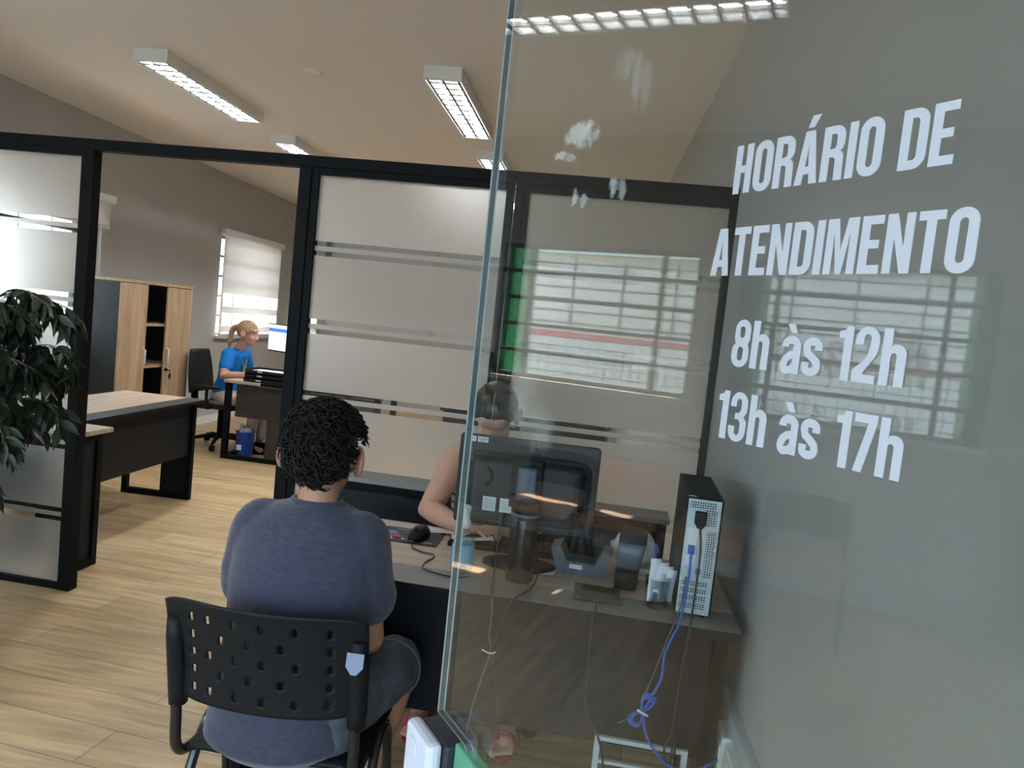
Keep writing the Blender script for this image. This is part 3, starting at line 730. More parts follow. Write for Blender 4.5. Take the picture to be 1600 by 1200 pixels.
def visitor_chair(label, mb_, ms_, loc, rz, group=None, sticker=False, slots=True, zb=.565, H=.255):
    """local: origin on the floor under the seat middle, facing +y"""
    t = thing('visitor_chair', label, 'chair', loc, rz, group)
    seat_mb(.44, .42, .445, -.20).build('seat', ms_, t)
    b = MB(); back_shell(b, .455, H, .050, .006, mb_, slots)
    bo = b.build('backrest', mb_, t); bo.location = (0, -.215, zb)
    for s in (-1, 1):
        c = MB(); c.tube([(s*.208, -.232, zb-.02), (s*.208, -.236, zb+.02), (s*.208, -.262, zb+.15), (s*.208, -.272, zb+.20)], [.021, .023, .022, .017], 12, mb_); c.build('bracket', mb_, bo).location = (0, .215, -zb)
    if sticker:
        s_ = MB(); s_.prism([(-.019, .0), (.019, .0), (.019, -.03), (.006, -.046), (-.006, -.046), (-.019, -.03)], -.0015, 0, 'y'); o = s_.build('sticker', m_tag, bo); o.location = (.208, -.077, .178); o.rotation_euler = (-.16, 0, 0); o['label'] = 'worn blue-grey sticker on the bracket'
    # tubular frame: back uprights bend forward under the seat
    for s in (-1, 1):
        MB().tube(smooth_path([(s*.208, -.248, zb+.05), (s*.208, -.238, zb-.04), (s*.208, -.225, .46), (s*.205, -.16, .425), (s*.20, 0, .42), (s*.195, .16, .42)]), .0125, 12).build('side_frame', m_blackgl, t)
        MB().tube(smooth_path([(s*.235, -.30, .004), (s*.228, -.16, .25), (s*.222, -.075, .40), (s*.222, -.01, .437), (s*.223, .05, .41), (s*.225, .085, .30), (s*.232, .15, .004)], 10), .0125, 12).build('leg', m_blackgl, t)
    MB().tube([(-.225, -.04, .418), (.225, -.04, .418)], .009, 10).build('crossbar', m_blackgl, t)
    MB().tube([(-.225, .07, .414), (.225, .07, .414)], .009, 10).build('crossbar', m_blackgl, t)
    return t
vc = visitor_chair('black slotted plastic visitor chair the boy is sitting on', m_blackpl, m_blackpl, (-.705, 1.755, 0), .07, sticker=True, zb=.590)
WCH = [(2.0, m_blackpl, 'waiting chair with a black back and tan seat, mirrored left of the red one'), (1.5, m_red, 'waiting chair with a dark red back mirrored in the glass door'),
       (1.0, m_blackpl, 'waiting chair with a black back next to the red one'), (.5, m_blackpl, 'waiting chair with a black back and tan seat, nearest the entrance')]
for y, mm, lb in WCH:
    x = XL+(y-D)*AW/1+.80
    visitor_chair(lb, mm, m_tan, (x, y, 0), -PI/2-AW, 'waiting chairs under the windows', slots=False, zb=.50, H=.22)

# ---------------------------------------------------------------- people
def rotm(yaw=0, pitch=0, roll=0):
    """head turn: yaw about z (0 faces +y), pitch>0 looks down"""
    return Matrix.Rotation(yaw, 3, 'Z') @ Matrix.Rotation(-pitch, 3, 'X') @ Matrix.Rotation(roll, 3, 'Y')
def head(mb, c, R, sc=1.0):
    c = V(c)
    def E(p, r, rr=None): mb.ell(c+R @ (V(p)*sc), tuple(k*sc for k in r), R @ rr if rr is not None else R)
    E((0, -.012, .03), (.076, .095, .088)); E((0, .03, -.02), (.062, .068, .085)); E((0, .045, -.062), (.046, .048, .045)); E((0, .070, -.088), (.024, .022, .020))
    E((0, .066, .045), (.058, .030, .035)); E((.036, .066, -.02), (.026, .026, .026)); E((-.036, .066, -.02), (.026, .026, .026))
    mb.limb([c+R @ V((0, .088*sc, .016*sc)), c+R @ V((0, .108*sc, -.022*sc))], [.009*sc, .014*sc], seg=10, sub=3)
    for s in (-1, 1): E((s*.011, .100, -.026), (.010, .012, .009))
    E((0, .090, -.050), (.024, .013, .008)); E((0, .088, -.062), (.021, .013, .009))
    for s in (-1, 1):
        q = Matrix.Rotation(s*.5, 3, 'Z')
        E((s*.091, -.014, .0), (.009, .024, .036), q); E((s*.085, .0, -.024), (.011, .013, .015), q); E((s*.080, 0, -.005), (.012, .014, .024))
def face(parent, c, R, sc=1.0):
    c = V(c)
    mb = MB()
    for s in (-1, 1):
        mb = MB(); mb.ell(c+R @ (V((s*.031, .078, .012))*sc), .0125*sc, None, m_eye, 14, 8); e = mb.build('eye', m_eye, parent)
        mb = MB(); mb.ell(c+R @ (V((s*.031, .0872, .011))*sc), .0062*sc, None, m_iris, 10, 6); mb.build('iris', m_iris, e)
    mb = MB(); mb.ell(c+R @ (V((0, .099, -.0505))*sc), (.022*sc, .007*sc, .005*sc), R); mb.ell(c+R @ (V((0, .098, -.0605))*sc), (.019*sc, .007*sc, .006*sc), R); mb.build('lips', m_lip, parent)
    for s in (-1, 1):
        mb = MB(); mb.tube([c+R @ (V((s*x, y, z))*sc) for x, y, z in ((.014, .093, .030), (.030, .092, .036), (.048, .078, .030))], [.004*sc, .0045*sc, .002*sc], 8); mb.build('eyebrow', m_hairb, parent)
def hand(mb, wrist, R, sc=1.0, curl=.5, side=1):
    """R: columns = across palm (thumb side +x*side), along fingers (+y), back of the hand (+z)"""
    w_ = V(wrist); P = lambda x, y, z: w_+R @ (V((x*side, y, z))*sc)
    mb.loft
    mb.limb([P(0, 0, 0), P(.0, .03, 0)], [.024*sc, .026*sc], seg=12, sub=3)
    for x, r0 in ((.030, .0125), (.010, .013), (-.010, .0125), (-.029, .0115)): mb.limb([P(x*.6, .015, -.002), P(x, .085, .002)], [.016*sc, r0*sc], seg=10, sub=4)
    for x, L, r in ((.031, .070, .0088), (.010, .080, .0090), (-.011, .074, .0087), (-.031, .058, .0078)):
        a = 0; p = V((x, .083, .002)); pts = [P(*p)]; spread = x*.25
        for k, q in enumerate((.45, .32, .25)):
            a += curl*(.55, .75, .5)[k]; p = p+V((spread*q, L*q*math.cos(a), -L*q*math.sin(a))); pts.append(P(*p))
        mb.limb(pts, [r*sc*1.05, r*sc, r*sc*.92, r*sc*.8], seg=8, sub=3)
    mb.limb([P(.022, .022, -.006), P(.050, .055, -.016), P(.060, .085, -.026), P(.058, .108, -.036)], [.017*sc, .0125*sc, .0105*sc, .0085*sc], seg=10, sub=4)
def frame_from(y, z):
    y = V(y).normalized(); z = V(z); z = (z-y*z.dot(y)).normalized(); x = y.cross(z)
    return Matrix((x, y, z)).transposed()

# ---- the boy, seen from behind
boy = thing('person', 'curly-haired person in a slate blue T-shirt sitting with their back turned', 'person', (-.67, 1.70, 0))
boy_off = V((-.67, 1.70, 0))
hc = V((-.676, 1.700, 1.134)); HR = rotm(.12, .14)
mb = MB()
head(mb, hc, HR, 1.02)
mb.limb([(-.668, 1.665, 1.00), (-.672, 1.685, 1.10)], [.052, .046])
mb.loft([((-.675, 1.665, .44), .15, .11), ((-.675, 1.66, .54), .165, .115), ((-.675, 1.655, .70), .15, .10), ((-.67, 1.66, .86), .155, .10), ((-.668, 1.665, .96), .14, .08), ((-.667, 1.668, 1.02), .07, .05)])
mb.limb([(-.80, 1.668, .935), (-.835, 1.705, .70), (-.74, 1.90, .60)], [.052, .040, .030])
mb.limb([(-.560, 1.668, .935), (-.522, 1.70, .705), (-.575, 1.89, .60)], [.052, .040, .030])
hand(mb, (-.735, 1.905, .598), frame_from((.5, .8, -.15), (0, .1, 1)), 1, .5, 1)
hand(mb, (-.58, 1.895, .598), frame_from((-.4, .85, -.15), (0, .1, 1)), 1, .5, -1)
mb.limb([(-.59, 1.68, .515), (-.505, 1.975, .505), (-.575, 1.80, .09)], [.082, .056, .038])
mb.limb([(-.76, 1.68, .515), (-.745, 1.985, .505), (-.800, 1.73, .09)], [.082, .056, .038])
for x, y in ((-.575, 1.80), (-.80, 1.73)): mb.limb([(x, y-.03, .05), (x+.01, y+.16, .035)], [.036, .030])
body = mb.build('body', m_skin, boy); body.location = -boy_off; remesh(body, .0042, 3)
face(boy, hc, HR, 1.02)
for ch in boy.children: ch.location = -boy_off
mb = MB()
mb.loft([((-.708, 1.640, .430), .150, .105), ((-.708, 1.632, .465), .178, .135), ((-.704, 1.635, .55), .172, .132), ((-.692, 1.648, .70), .168, .124), ((-.680, 1.652, .82), .180, .128), ((-.676, 1.655, .91), .180, .124),
         ((-.674, 1.660, .965), .178, .112), ((-.670, 1.664, .995), .160, .094), ((-.670, 1.668, 1.015), .118, .078), ((-.670, 1.670, 1.028), .080, .064), ((-.670, 1.671, 1.034), .056, .050)], seg=40)
mb.limb([(-.80, 1.665, .950), (-.828, 1.685, .835)], [.074, .074]); mb.limb([(-.828, 1.685, .85), (-.834, 1.695, .805)], [.072, .074])
mb.limb([(-.555, 1.665, .950), (-.540, 1.685, .835)], [.076, .074]); mb.limb([(-.540, 1.685, .85), (-.534, 1.695, .808)], [.072, .074])
sh = mb.build('t_shirt', m_shirt, boy); sh.location = -boy_off; remesh(sh, .006, 8, .5, .0045, .12)
mb = MB(); mb.tube([(-.670+.058*math.cos(a), 1.672+.053*math.sin(a), 1.033-.003*math.sin(a)) for a in [2*PI*i/32 for i in range(32)]], .0075, 8, closed=True); mb.build('collar', m_shirt, sh)
mb = MB()
mb.limb([(-.595, 1.66, .52), (-.535, 1.87, .522), (-.522, 1.955, .516)], [.094, .086, .083]); mb.limb([(-.76, 1.66, .52), (-.75, 1.88, .522), (-.746, 1.96, .516)], [.094, .086, .083])
mb.loft([((-.677, 1.655, .455), .165, .12), ((-.677, 1.65, .60), .172, .118)])
so = mb.build('shorts', m_denim, boy); so.location = -boy_off; remesh(so, .006, 6, .5, .004, .05)
mb = MB(); mb.tube([(-.524+.0865*math.cos(a), 1.925+.012*math.cos(a), .517+.0865*math.sin(a)) for a in [2*PI*i/32 for i in range(32)]], .003, 6, closed=True); mb.build('hem_stitch', m_greyc, so)
for x, y in ((-.575, 1.80), (-.80, 1.73)):
    mb = MB(); mb.loft([((x+.004, y+.05, .0), .046, .125), ((x+.004, y+.05, .02), .048, .128), ((x+.003, y+.045, .05), .043, .11), ((x, y+.01, .085), .038, .06)], seg=24)
    o = mb.build('shoe', m_black, boy); o.location = -boy_off
# curly hair
def hair_cap(mb, c, R, sc, fn, m=None, seg=36, rows=22, low=-1.1):
    """displaced cap over the skull; fn(theta, phi) -> radius factor or None"""
    c = V(c); rr = []
    for i in range(rows+1):
        ph = PI/2-.02-(PI/2-.02-low)*i/rows
        rr.append([c+R @ (V((.080*math.cos(ph)*math.cos(2*PI*j/seg), -.012+.098*math.cos(ph)*math.sin(2*PI*j/seg), .03+.092*math.sin(ph)))*sc*fn(2*PI*j/seg, ph)) for j in range(seg)])
    mb.rings(rr, m)
rs = random.Random(3)
mb = MB()
def low_limit(th):      # how far down the hair reaches, by direction round the head (pi/2 = face side)
    d = abs(((th-PI/2+PI) % (2*PI))-PI)          # 0 at the face, pi at the nape
    return .62 if d < .75 else (.62-(d-.75)/.5*.50 if d < 1.25 else (.12+.38*min(1, max(0, (d-1.25)/.1)) if d < 1.88 else (.50-(d-1.88)/.22*1.13 if d < 2.1 else -.63-(d-2.1)*.50)))
def cap_pt(th, ph, k): return hc+HR @ (V((.080*math.cos(ph)*math.cos(th), -.012+.098*math.cos(ph)*math.sin(th), .03+.092*math.sin(ph)))*1.02*k)
rr = []
for i in range(25):
    row = []
    for j in range(44):
        th = 2*PI*j/44; lo = low_limit(th); ph = PI/2-.02-(PI/2-.02-lo)*i/24
        k = 1.06+.05*noise.noise(V((math.cos(th)*2.4, math.sin(th)*2.4, ph*2.4)))+.01*max(0, math.sin(ph))
        if i >= 23: k = 1.0 if i == 24 else 1.05
        row.append(cap_pt(th, ph, k))
    rr.append(row)
mb.rings(rr)
for _ in range(2300):
    th = rs.uniform(0, 2*PI); lo = low_limit(th)+.04; sp = rs.uniform(math.sin(max(lo, -1.4)), 1); ph = math.asin(max(-.98, min(.995, sp)))
    k0 = rs.uniform(1.03, 1.13)+.01*max(0, math.sin(ph))+.05*max(0, noise.noise(V((math.cos(th)*3, math.sin(th)*3, ph*3)))); p = cap_pt(th, ph, k0); nrm = (p-hc).normalized()
    t1 = nrm.cross(V((rs.uniform(-1, 1), rs.uniform(-1, 1), rs.uniform(-1, 1)))).normalized(); t2 = nrm.cross(t1)
    R_ = rs.uniform(.007, .017); n_ = rs.randint(9, 13); tw = rs.uniform(2.2, 4.8); dr = V((0, 0, -1)); dr = (dr-nrm*dr.dot(nrm)); ln = rs.uniform(.012, .03)
    pts = []
    for q in range(n_):
        a = tw*q/(n_-1)*1.0; pts.append(p+t1*R_*math.cos(a)+t2*R_*math.sin(a)+dr*ln*q/n_+nrm*.006*math.sin(a*.7))
    r_ = rs.uniform(.0013, .0030); mb.tube(pts, [r_*(1 if q < n_-3 else .5) for q in range(n_)], 5)
hr = mb.build('hair', m_hairb, boy, smooth=True); hr.location = -boy_off

# ---- the receptionist behind the monitor
rec = thing('person', 'receptionist in a black-striped white top half hidden behind the monitor', 'person', (-.43, 2.84, 0)); ro = V((-.43, 2.84, 0))
hc2 = V((-.425, 2.74, 1.158)); R2 = rotm(PI+.05, .78)
mb = MB(); head(mb, hc2, R2, .98)
mb.limb([(-.43, 2.83, .99), (-.428, 2.78, 1.09)], [.052, .048])
mb.loft([((-.43, 2.87, .44), .17, .12), ((-.43, 2.86, .55), .165, .11), ((-.43, 2.845, .70), .13, .09), ((-.43, 2.835, .83), .145, .10), ((-.43, 2.84, .92), .155, .085), ((-.43, 2.84, .98), .13, .06), ((-.43, 2.835, 1.01), .06, .045)])
mb.limb([(-.575, 2.83, .955), (-.625, 2.66, .785), (-.46, 2.52, .775)], [.056, .045, .029])
mb.limb([(-.285, 2.83, .955), (-.215, 2.67, .785), (-.36, 2.52, .775)], [.056, .045, .029])
hand(mb, (-.465, 2.523, .776), frame_from((.80, -.35, .05), (0, .1, 1)), .92, .35, -1)
hand(mb, (-.355, 2.523, .776), frame_from((-.70, -.40, .05), (0, .1, 1)), .92, .35, 1)
for s, kx, fx in ((-1, -.52, -.565), (1, -.33, -.235)):
    mb.limb([(-.43+s*.09, 2.86, .50), (kx, 2.47, .50), (fx, 2.60, .09)], [.08, .056, .036])
    mb.limb([(fx, 2.61, .055), (fx, 2.49, .040)], [.034, .028]); 
    for k in range(5): mb.limb([(fx+s*-.026+s*.013*k, 2.475, .034), (fx+s*-.031+s*.0155*k, 2.425+.007*k, .026)], [.011, .0095 if k else .0125], seg=8, sub=2)
b2 = mb.build('body', m_skinl, rec); b2.location = -ro; remesh(b2, .0042, 3)
face(rec, hc2, R2, .98)
m_stripe, nt_, n_, l_, p_ = nodes('white_black_striped_knit')
tc_ = n_.new('ShaderNodeTexCoord'); wv = n_.new('ShaderNodeTexWave'); wv.bands_direction = 'Z'; wv.inputs['Scale'].default_value = 9.5; wv.inputs['Distortion'].default_value = .8; wv.inputs['Detail'].default_value = 1
l_.new(tc_.outputs['Object'], wv.inputs['Vector']); rp = n_.new('ShaderNodeValToRGB'); rp.color_ramp.interpolation = 'CONSTANT'
rp.color_ramp.elements[0].color = (.02, .02, .022, 1); rp.color_ramp.elements[1].color = (.72, .70, .70, 1); rp.color_ramp.elements[1].position = .14
l_.new(wv.outputs['Fac'], rp.inputs[0]); l_.new(rp.outputs[0], p_.inputs['Base Color']); p_.inputs['Roughness'].default_value = .8
mb = MB()
mb.loft([((-.43, 2.865, .52), .172, .118), ((-.43, 2.848, .70), .142, .102), ((-.43, 2.836, .82), .154, .112), ((-.43, 2.836, .88), .145, .104), ((-.43, 2.836, .93), .118, .090), ((-.43, 2.835, .98), .085, .075), ((-.43, 2.83, 1.015), .062, .058)], seg=36)
o = mb.build('halter_top', m_stripe, rec); o.location = -ro; remesh(o, .006, 5, .5, .002, .08)
mb = MB()
for s, kx, fx in ((-1, -.52, -.565), (1, -.33, -.235)): mb.limb([(-.43+s*.09, 2.86, .50), (kx, 2.475, .50), (fx, 2.57, .20)], [.088, .064, .055])
mb.loft([((-.43, 2.87, .43), .175, .125), ((-.43, 2.865, .56), .172, .12)])
o = mb.build('trousers', m_denim, rec); o.location = -ro; remesh(o, .007, 5)
for s, fx in ((-1, -.565), (1, -.235)):
    mb = MB(); mb.loft([((fx, 2.53, .0), .042, .115), ((fx, 2.53, .012), .042, .115)], seg=20)
    for y, a in ((2.545, .25), (2.51, -.25), (2.478, .12)): mb.tube([(fx+.041*math.cos(t), y+a*.04*math.cos(t), .015+.052*math.sin(t)) for t in [PI*i/12 for i in range(13)]], .0055, 8)
    mb.tube([(fx+.04*math.cos(t), 2.62+.0*t, .03+.085*math.sin(t)) for t in [PI*i/12 for i in range(13)]], .005, 8)
    o = mb.build('sandal', m_pink, rec); o.location = -ro
# dark hair parted in the middle and tied back
mb = MB()
def low2(th):
    d = abs(((th-PI/2+PI) % (2*PI))-PI); return .40 if d < .5 else (.40-(d-.5)/.7*.65 if d < 1.2 else -.25-(d-1.2)*.42)
rr = []
for i in range(25):
    row = []
    for j in range(56):
        th = 2*PI*j/56; lo = low2(th); ph = PI/2-.02-(PI/2-.02-lo)*i/24
        k = 1.09+.014*math.sin(th*19+ph*5)*(1-max(0, math.sin(ph))**6)
        d = ((th-PI/2+PI) % (2*PI))-PI
        if abs(d) < .16: k -= .05*(1-abs(d)/.16)
        if i == 24: k = 1.0
        row.append(hc2+R2 @ (V((.080*math.cos(ph)*math.cos(th), -.012+.098*math.cos(ph)*math.sin(th), .03+.092*math.sin(ph)))*.98*k))
    rr.append(row)
mb.rings(rr); mb.ell(hc2+R2 @ V((0, -.115, -.02)), (.035, .035, .04)); mb.limb([hc2+R2 @ V((0, -.125, -.03)), hc2+R2 @ V((0, -.14, -.11)), hc2+R2 @ V((0, -.13, -.22))], [.03, .028, .012])
o = mb.build('hair', m_hairbr, rec, smooth=True); o.location = -ro
mb = MB(); mb.tube([hc2+R2 @ (V((0, -.012+.098*math.cos(p), .03+.092*math.sin(p)))*.98*1.062) for p in [.42+.1*i for i in range(12)]], .0022, 6); o = mb.build('hair_parting', m_skinl, rec); o.location = -ro

# ---- the blond woman at the back desk
bw = thing('person', 'blond woman in a bright blue top working in profile at the back desk', 'person', (-3.80, 6.85, 0)); wo = V((-3.80, 6.85, 0))
hc3 = V((-3.60, 6.83, 1.155)); R3 = rotm(-PI/2+.12, .22)
mb = MB(); head(mb, hc3, R3, 1.0)
mb.limb([(-3.70, 6.84, .97), (-3.63, 6.83, 1.07)], [.054, .048])
mb.loft([((-3.80, 6.85, .44), .12, .17), ((-3.79, 6.85, .55), .115, .165), ((-3.765, 6.85, .70), .095, .135), ((-3.735, 6.85, .84), .10, .15), ((-3.715, 6.85, .93), .085, .16), ((-3.71, 6.85, .98), .06, .13), ((-3.70, 6.85, 1.0), .045, .06)])
mb.limb([(-3.71, 6.69, .945), (-3.69, 6.60, .74), (-3.42, 6.58, .775)], [.056, .044, .030])
mb.limb([(-3.71, 7.01, .945), (-3.68, 7.09, .745), (-3.42, 7.02, .775)], [.056, .044, .030])
hand(mb, (-3.42, 6.58, .775), frame_from((.95, .15, .05), (0, 0, 1)), .92, .3, -1)
hand(mb, (-3.42, 7.02, .775), frame_from((.95, -.15, .05), (0, 0, 1)), .92, .3, 1)
for s in (-1, 1):
    y = 6.85+s*.10; mb.limb([(-3.78, y, .51), (-3.40, y+s*.02, .51), (-3.46, y+s*.02, .09)], [.085, .058, .038]); mb.limb([(-3.47, y+s*.02, .045), (-3.32, y+s*.03, .035)], [.036, .03])
b3 = mb.build('body', m_skinl, bw); b3.location = -wo; remesh(b3, .0045, 3)
face(bw, hc3, R3, 1.0)
mb = MB()
mb.loft([((-3.80, 6.85, .47), .135, .185), ((-3.79, 6.85, .56), .125, .175), ((-3.765, 6.85, .70), .105, .148), ((-3.735, 6.85, .84), .113, .162), ((-3.715, 6.85, .93), .097, .165), ((-3.71, 6.85, .975), .075, .13), ((-3.70, 6.85, 1.0), .06, .075)], seg=36)
mb.limb([(-3.71, 6.70, .94), (-3.70, 6.645, .825)], [.068, .066]); mb.limb([(-3.71, 7.0, .94), (-3.70, 7.055, .825)], [.068, .066])
o = mb.build('blouse', m_bluesh, bw); o.location = -wo; remesh(o, .007, 5, .5, .004, .08)
mb = MB()
for s in (-1, 1):
    y = 6.85+s*.10; mb.limb([(-3.78, y, .51), (-3.40, y+s*.02, .51), (-3.45, y+s*.02, .13)], [.093, .066, .05])
mb.loft([((-3.80, 6.85, .42), .13, .18), ((-3.80, 6.85, .55), .13, .178)])
o = mb.build('trousers', mat('light_trousers', (.52, .46, .42), .85), bw); o.location = -wo; remesh(o, .007, 5)
for s in (-1, 1):
    y = 6.85+s*.12; mb = MB(); mb.loft([((-3.40, y, 0), .125, .045), ((-3.40, y, .03), .125, .046), ((-3.44, y, .07), .07, .042)], seg=20)
    o = mb.build('shoe', m_black, bw); o.location = -wo
mb = MB(); mb.tube(smooth_path([(-3.70, 6.79, 1.005), (-3.635, 6.80, .93), (-3.615, 6.835, .83), (-3.615, 6.865, .83), (-3.635, 6.90, .93), (-3.70, 6.91, 1.005)]), .0045, 6)
mb.box((-3.617, 6.82, .74), (-3.612, 6.88, .83)); o = mb.build('lanyard', mat('lime_lanyard', (.30, .45, .05), .6), bw); o.location = -wo
mb = MB(); rr = []
for i in range(23):
    row = []
    for j in range(48):
        th = 2*PI*j/48; lo = low2(th)-.05; ph = PI/2-.02-(PI/2-.02-lo)*i/22; k = 1.08+.012*math.sin(th*15)
        if i == 22: k = 1.0
        row.append(hc3+R3 @ (V((.080*math.cos(ph)*math.cos(th), -.012+.098*math.cos(ph)*math.sin(th), .03+.092*math.sin(ph)))*k))
    rr.append(row)
mb.rings(rr); mb.tube(smooth_path([hc3+R3 @ V((0, -.095, .03)), hc3+R3 @ V((0, -.135, .03)), hc3+R3 @ V((0, -.155, -.03)), hc3+R3 @ V((0.0, -.150, -.12)), hc3+R3 @ V((.0, -.13, -.19))]), [.018]*4+[.022]*6+[.026]*8+[.022]*8+[.016]*5+[.006]*2, 10)
o = mb.build('hair', m_hairbl, bw, smooth=True); o.location = -wo

# ---------------------------------------------------------------- office chairs
def office_chair(label, loc, rz, arms=True):
    t = thing('office_chair', label, 'chair', loc, rz, 'office swivel chairs')
    MB().box((-.24, -.22, .40), (.24, .25, .445), bev=.03).build('seat', m_blackpl, t)
    mb = MB(); rr = []
    for i in range(13):
        v = i/12; z = .53+.42*v; hw = .21*(1-.25*v**3); rr.append([V((-hw, -.235-.05*v, z)), V((-hw*.5, -.265-.05*v, z)), V((0, -.275-.05*v, z)), V((hw*.5, -.265-.05*v, z)), V((hw, -.235-.05*v, z)), V((hw, -.215-.05*v, z)), V((0, -.25-.05*v, z)), V((-hw, -.215-.05*v, z))])
    mb.rings(rr).build('backrest', m_blackpl, t)
    MB().tube(smooth_path([(0, -.10, .39), (0, -.27, .40), (0, -.30, .55), (0, -.31, .70)]), .022, 10, flat=1.6).build('back_support', m_black, t)
    if arms:
        for s in (-1, 1):
            mb = MB(); mb.tube(smooth_path([(s*.22, 0, .41), (s*.285, 0, .43), (s*.29, 0, .60)]), .016, 10); mb.box((s*.29-.035, -.13, .60), (s*.29+.035, .13, .63), bev=.012); mb.build('armrest', m_blackpl, t)
    MB().cyl((0, 0, .10), (0, 0, .40), .028, seg=16).build('column', m_black, t)
    for k in range(5):
        a = 2*PI*k/5+.3; d = V((math.cos(a), math.sin(a), 0)); l_ = MB().tube([V((0, 0, .105)), d*.15+V((0, 0, .10)), d*.29+V((0, 0, .072))], [.026, .02, .015], 8).build('leg', m_black, t)
        q = d.cross(V((0, 0, 1))); c = d*.29+V((0, 0, .03)); MB().cyl(c-q*.022, c+q*.022, .028, seg=14).build('castor', m_black, l_)
    return t
office_chair('black office chair with armrests under the blond woman', (-3.83, 6.85, 0), -PI/2)
office_chair('black office chair under the receptionist behind the front desk', (-.43, 2.715, 0), PI)
t = thing('shoulder_bag', 'light shoulder bag hanging beside the blond woman\'s chair', 'bag', (-3.60, 6.44, 0)) if False else None

# ---------------------------------------------------------------- front desk things
def slab_text(mb, x0, x1, z, y, n, h, seed, m=None):
    r = random.Random(seed); x = x0
    while x < x1:
        w_ = r.uniform(.4, 1)*(x1-x0)/n; mb.box((x, y-.0003, z), (min(x+w_*.75, x1), y, z+h), m); x += w_
ZD = .74
mon = thing('monitor', 'black monitor seen from behind on the front desk with two stickers', 'monitor', (-.235, 2.31, ZD), .03)
mb = MB(); mb.box((-.225, -.018, .118), (.225, .012, .408), bev=.012); mon_b = mb.build('back_cover', m_monback, mon)
mb = MB(); mb.loft([((0, 0, 0), .205, .112), ((0, 0, .012), .20, .107), ((0, 0, .03), .165, .084), ((0, 0, .036), .15, .075)], seg=48, ex=7); o = mb.build('bulge', m_monback, mon_b); o.location = (0, -.016, .250); o.rotation_euler = (PI/2, 0, 0)
mb = MB()
for k in range(46): x = -.17+.34*k/45; mb.box((x-.0014, -.0475, .330), (x+.0014, -.034, .347))
for k in range(34): z = .175+.15*k/33; mb.box((.168, -.0465, z-.0012), (.186, -.034, z+.0012)); mb.box((-.186, -.0465, z-.0012), (-.168, -.034, z+.0012))
mb.build('vent', m_black, mon_b)
mb = MB(); mb.box((-.045, -.068, .20), (.055, -.045, .355), bev=.006); mb.box((-.045, -.078, .335), (.055, -.06, .357), bev=.005); mb.build('stand_mount', m_blackpl, mon)
MB().box((-.026, -.080, .012), (.036, -.060, .33), bev=.008).build('stand_neck', m_bluegr, mon)
MB().loft([((0.005, -.008, 0), .12, .072), ((.005, -.008, .008), .12, .072), ((.005, -.012, .014), .10, .062)], seg=36).build('stand_base', m_blackpl, mon)
mb = MB(); mb.box((-.205, -.0195, .385), (-.173, -.018, .402)); mb.box((-.168, -.0195, .385), (-.134, -.018, .402)); st_ = mb.build('sticker', m_label, mon); st_['label'] = 'two small white asset stickers'
mb = MB()
for a, b, sd_ in ((-.202, -.178, 1), (-.165, -.138, 2)):
    slab_text(mb, a, b, .3935, -.0195, 8, .004, sd_); slab_text(mb, a+.006, b-.006, .3885, -.0195, 6, .0022, sd_+5)
mb.build('print', m_lines, st_)
mb = MB(); mb.box((-.128, -.0575, .178), (-.086, -.0545, .222)); mb.box((-.073, -.0575, .178), (-.035, -.0545, .222)); lb_ = mb.build('sticker', m_label, mon); lb_['label'] = 'white rating plates beside the cable socket'
mb = MB()
for k in range(6): slab_text(mb, -.125, -.090, .183+.006*k, -.0575, 9, .0016, 20+k); 
for k in range(4): slab_text(mb, -.070, -.040, .190+.007*k, -.0575, 7, .0016, 30+k)
mb.build('print', m_lines, lb_)
# maker's lettering on the cover, pressed into the plastic
def free_text(txt, x0, z0, h, y, name, m, parent, adv=.62):
    mb = MB(); x = x0; k = h
    for c in txt:
        w_, pl = G[c]
        for polys in pl:
            cv = bpy.data.curves.new('g', 'CURVE'); cv.dimensions = '2D'; cv.fill_mode = 'BOTH'; cv.extrude = .02
            for p_ in polys:
                sp = cv.splines.new('POLY'); sp.points.add(len(p_)-1); sp.use_cyclic_u = True
                for q, (u, v) in zip(sp.points, p_): q.co = (u*1.5, v, 0, 1)
            co = bpy.data.objects.new('g', cv); COL.objects.link(co); dg = bpy.context.evaluated_depsgraph_get(); dg.update()
            me = bpy.data.meshes.new_from_object(co.evaluated_get(dg))
            mb.faces([(x+v.co.x*k, y-v.co.z*k, z0+v.co.y*k) for v in me.vertices], [tuple(p.vertices) for p in me.polygons])
            bpy.data.objects.remove(co); bpy.data.curves.remove(cv); bpy.data.meshes.remove(me)
        x += (w_*1.5+.16)*k
    return mb.build(name, m, parent)
G['P'] = (.46, [[[(0, 0), (T, 0), (T, .40), (.24, .40)]+arc((.25, .60), .20, -90, 0)+arc((.25, .80), .20, 0, 90)+[(0, 1)], [(T, .55), (.22, .55)]+arc((.23, .62), .065, -90, 0)+arc((.23, .78), .065, 0, 90)+[(T, .85)]]])
G['S'] = (.45, [[stroke([(.37, .70), (.37, .78)]+arc((.225, .79), .145, 0, 180, 8, .13)+[(.08, .70), (.11, .58), (.23, .50), (.35, .40), (.37, .29)]+arc((.225, .22), .145, 0, -180, 8, .13)+[(.08, .24), (.08, .32)], .15)]])
G['V'] = (.48, [[[(.16, 0), (.32, 0), (.48, 1), (.315, 1), (.24, .36), (.165, 1), (0, 1)]]])
free_text('POSITIVO', -.03, .376, .013, -.0185, 'maker_lettering', m_black, mon)
mb = MB(); mb.tube([(-.135+.03*math.cos(a), -.0545, .285+.03*math.sin(a)) for a in [-1.2+.2*i for i in range(13)]], .004, 8); mb.build('cable_hook', m_black, mon)

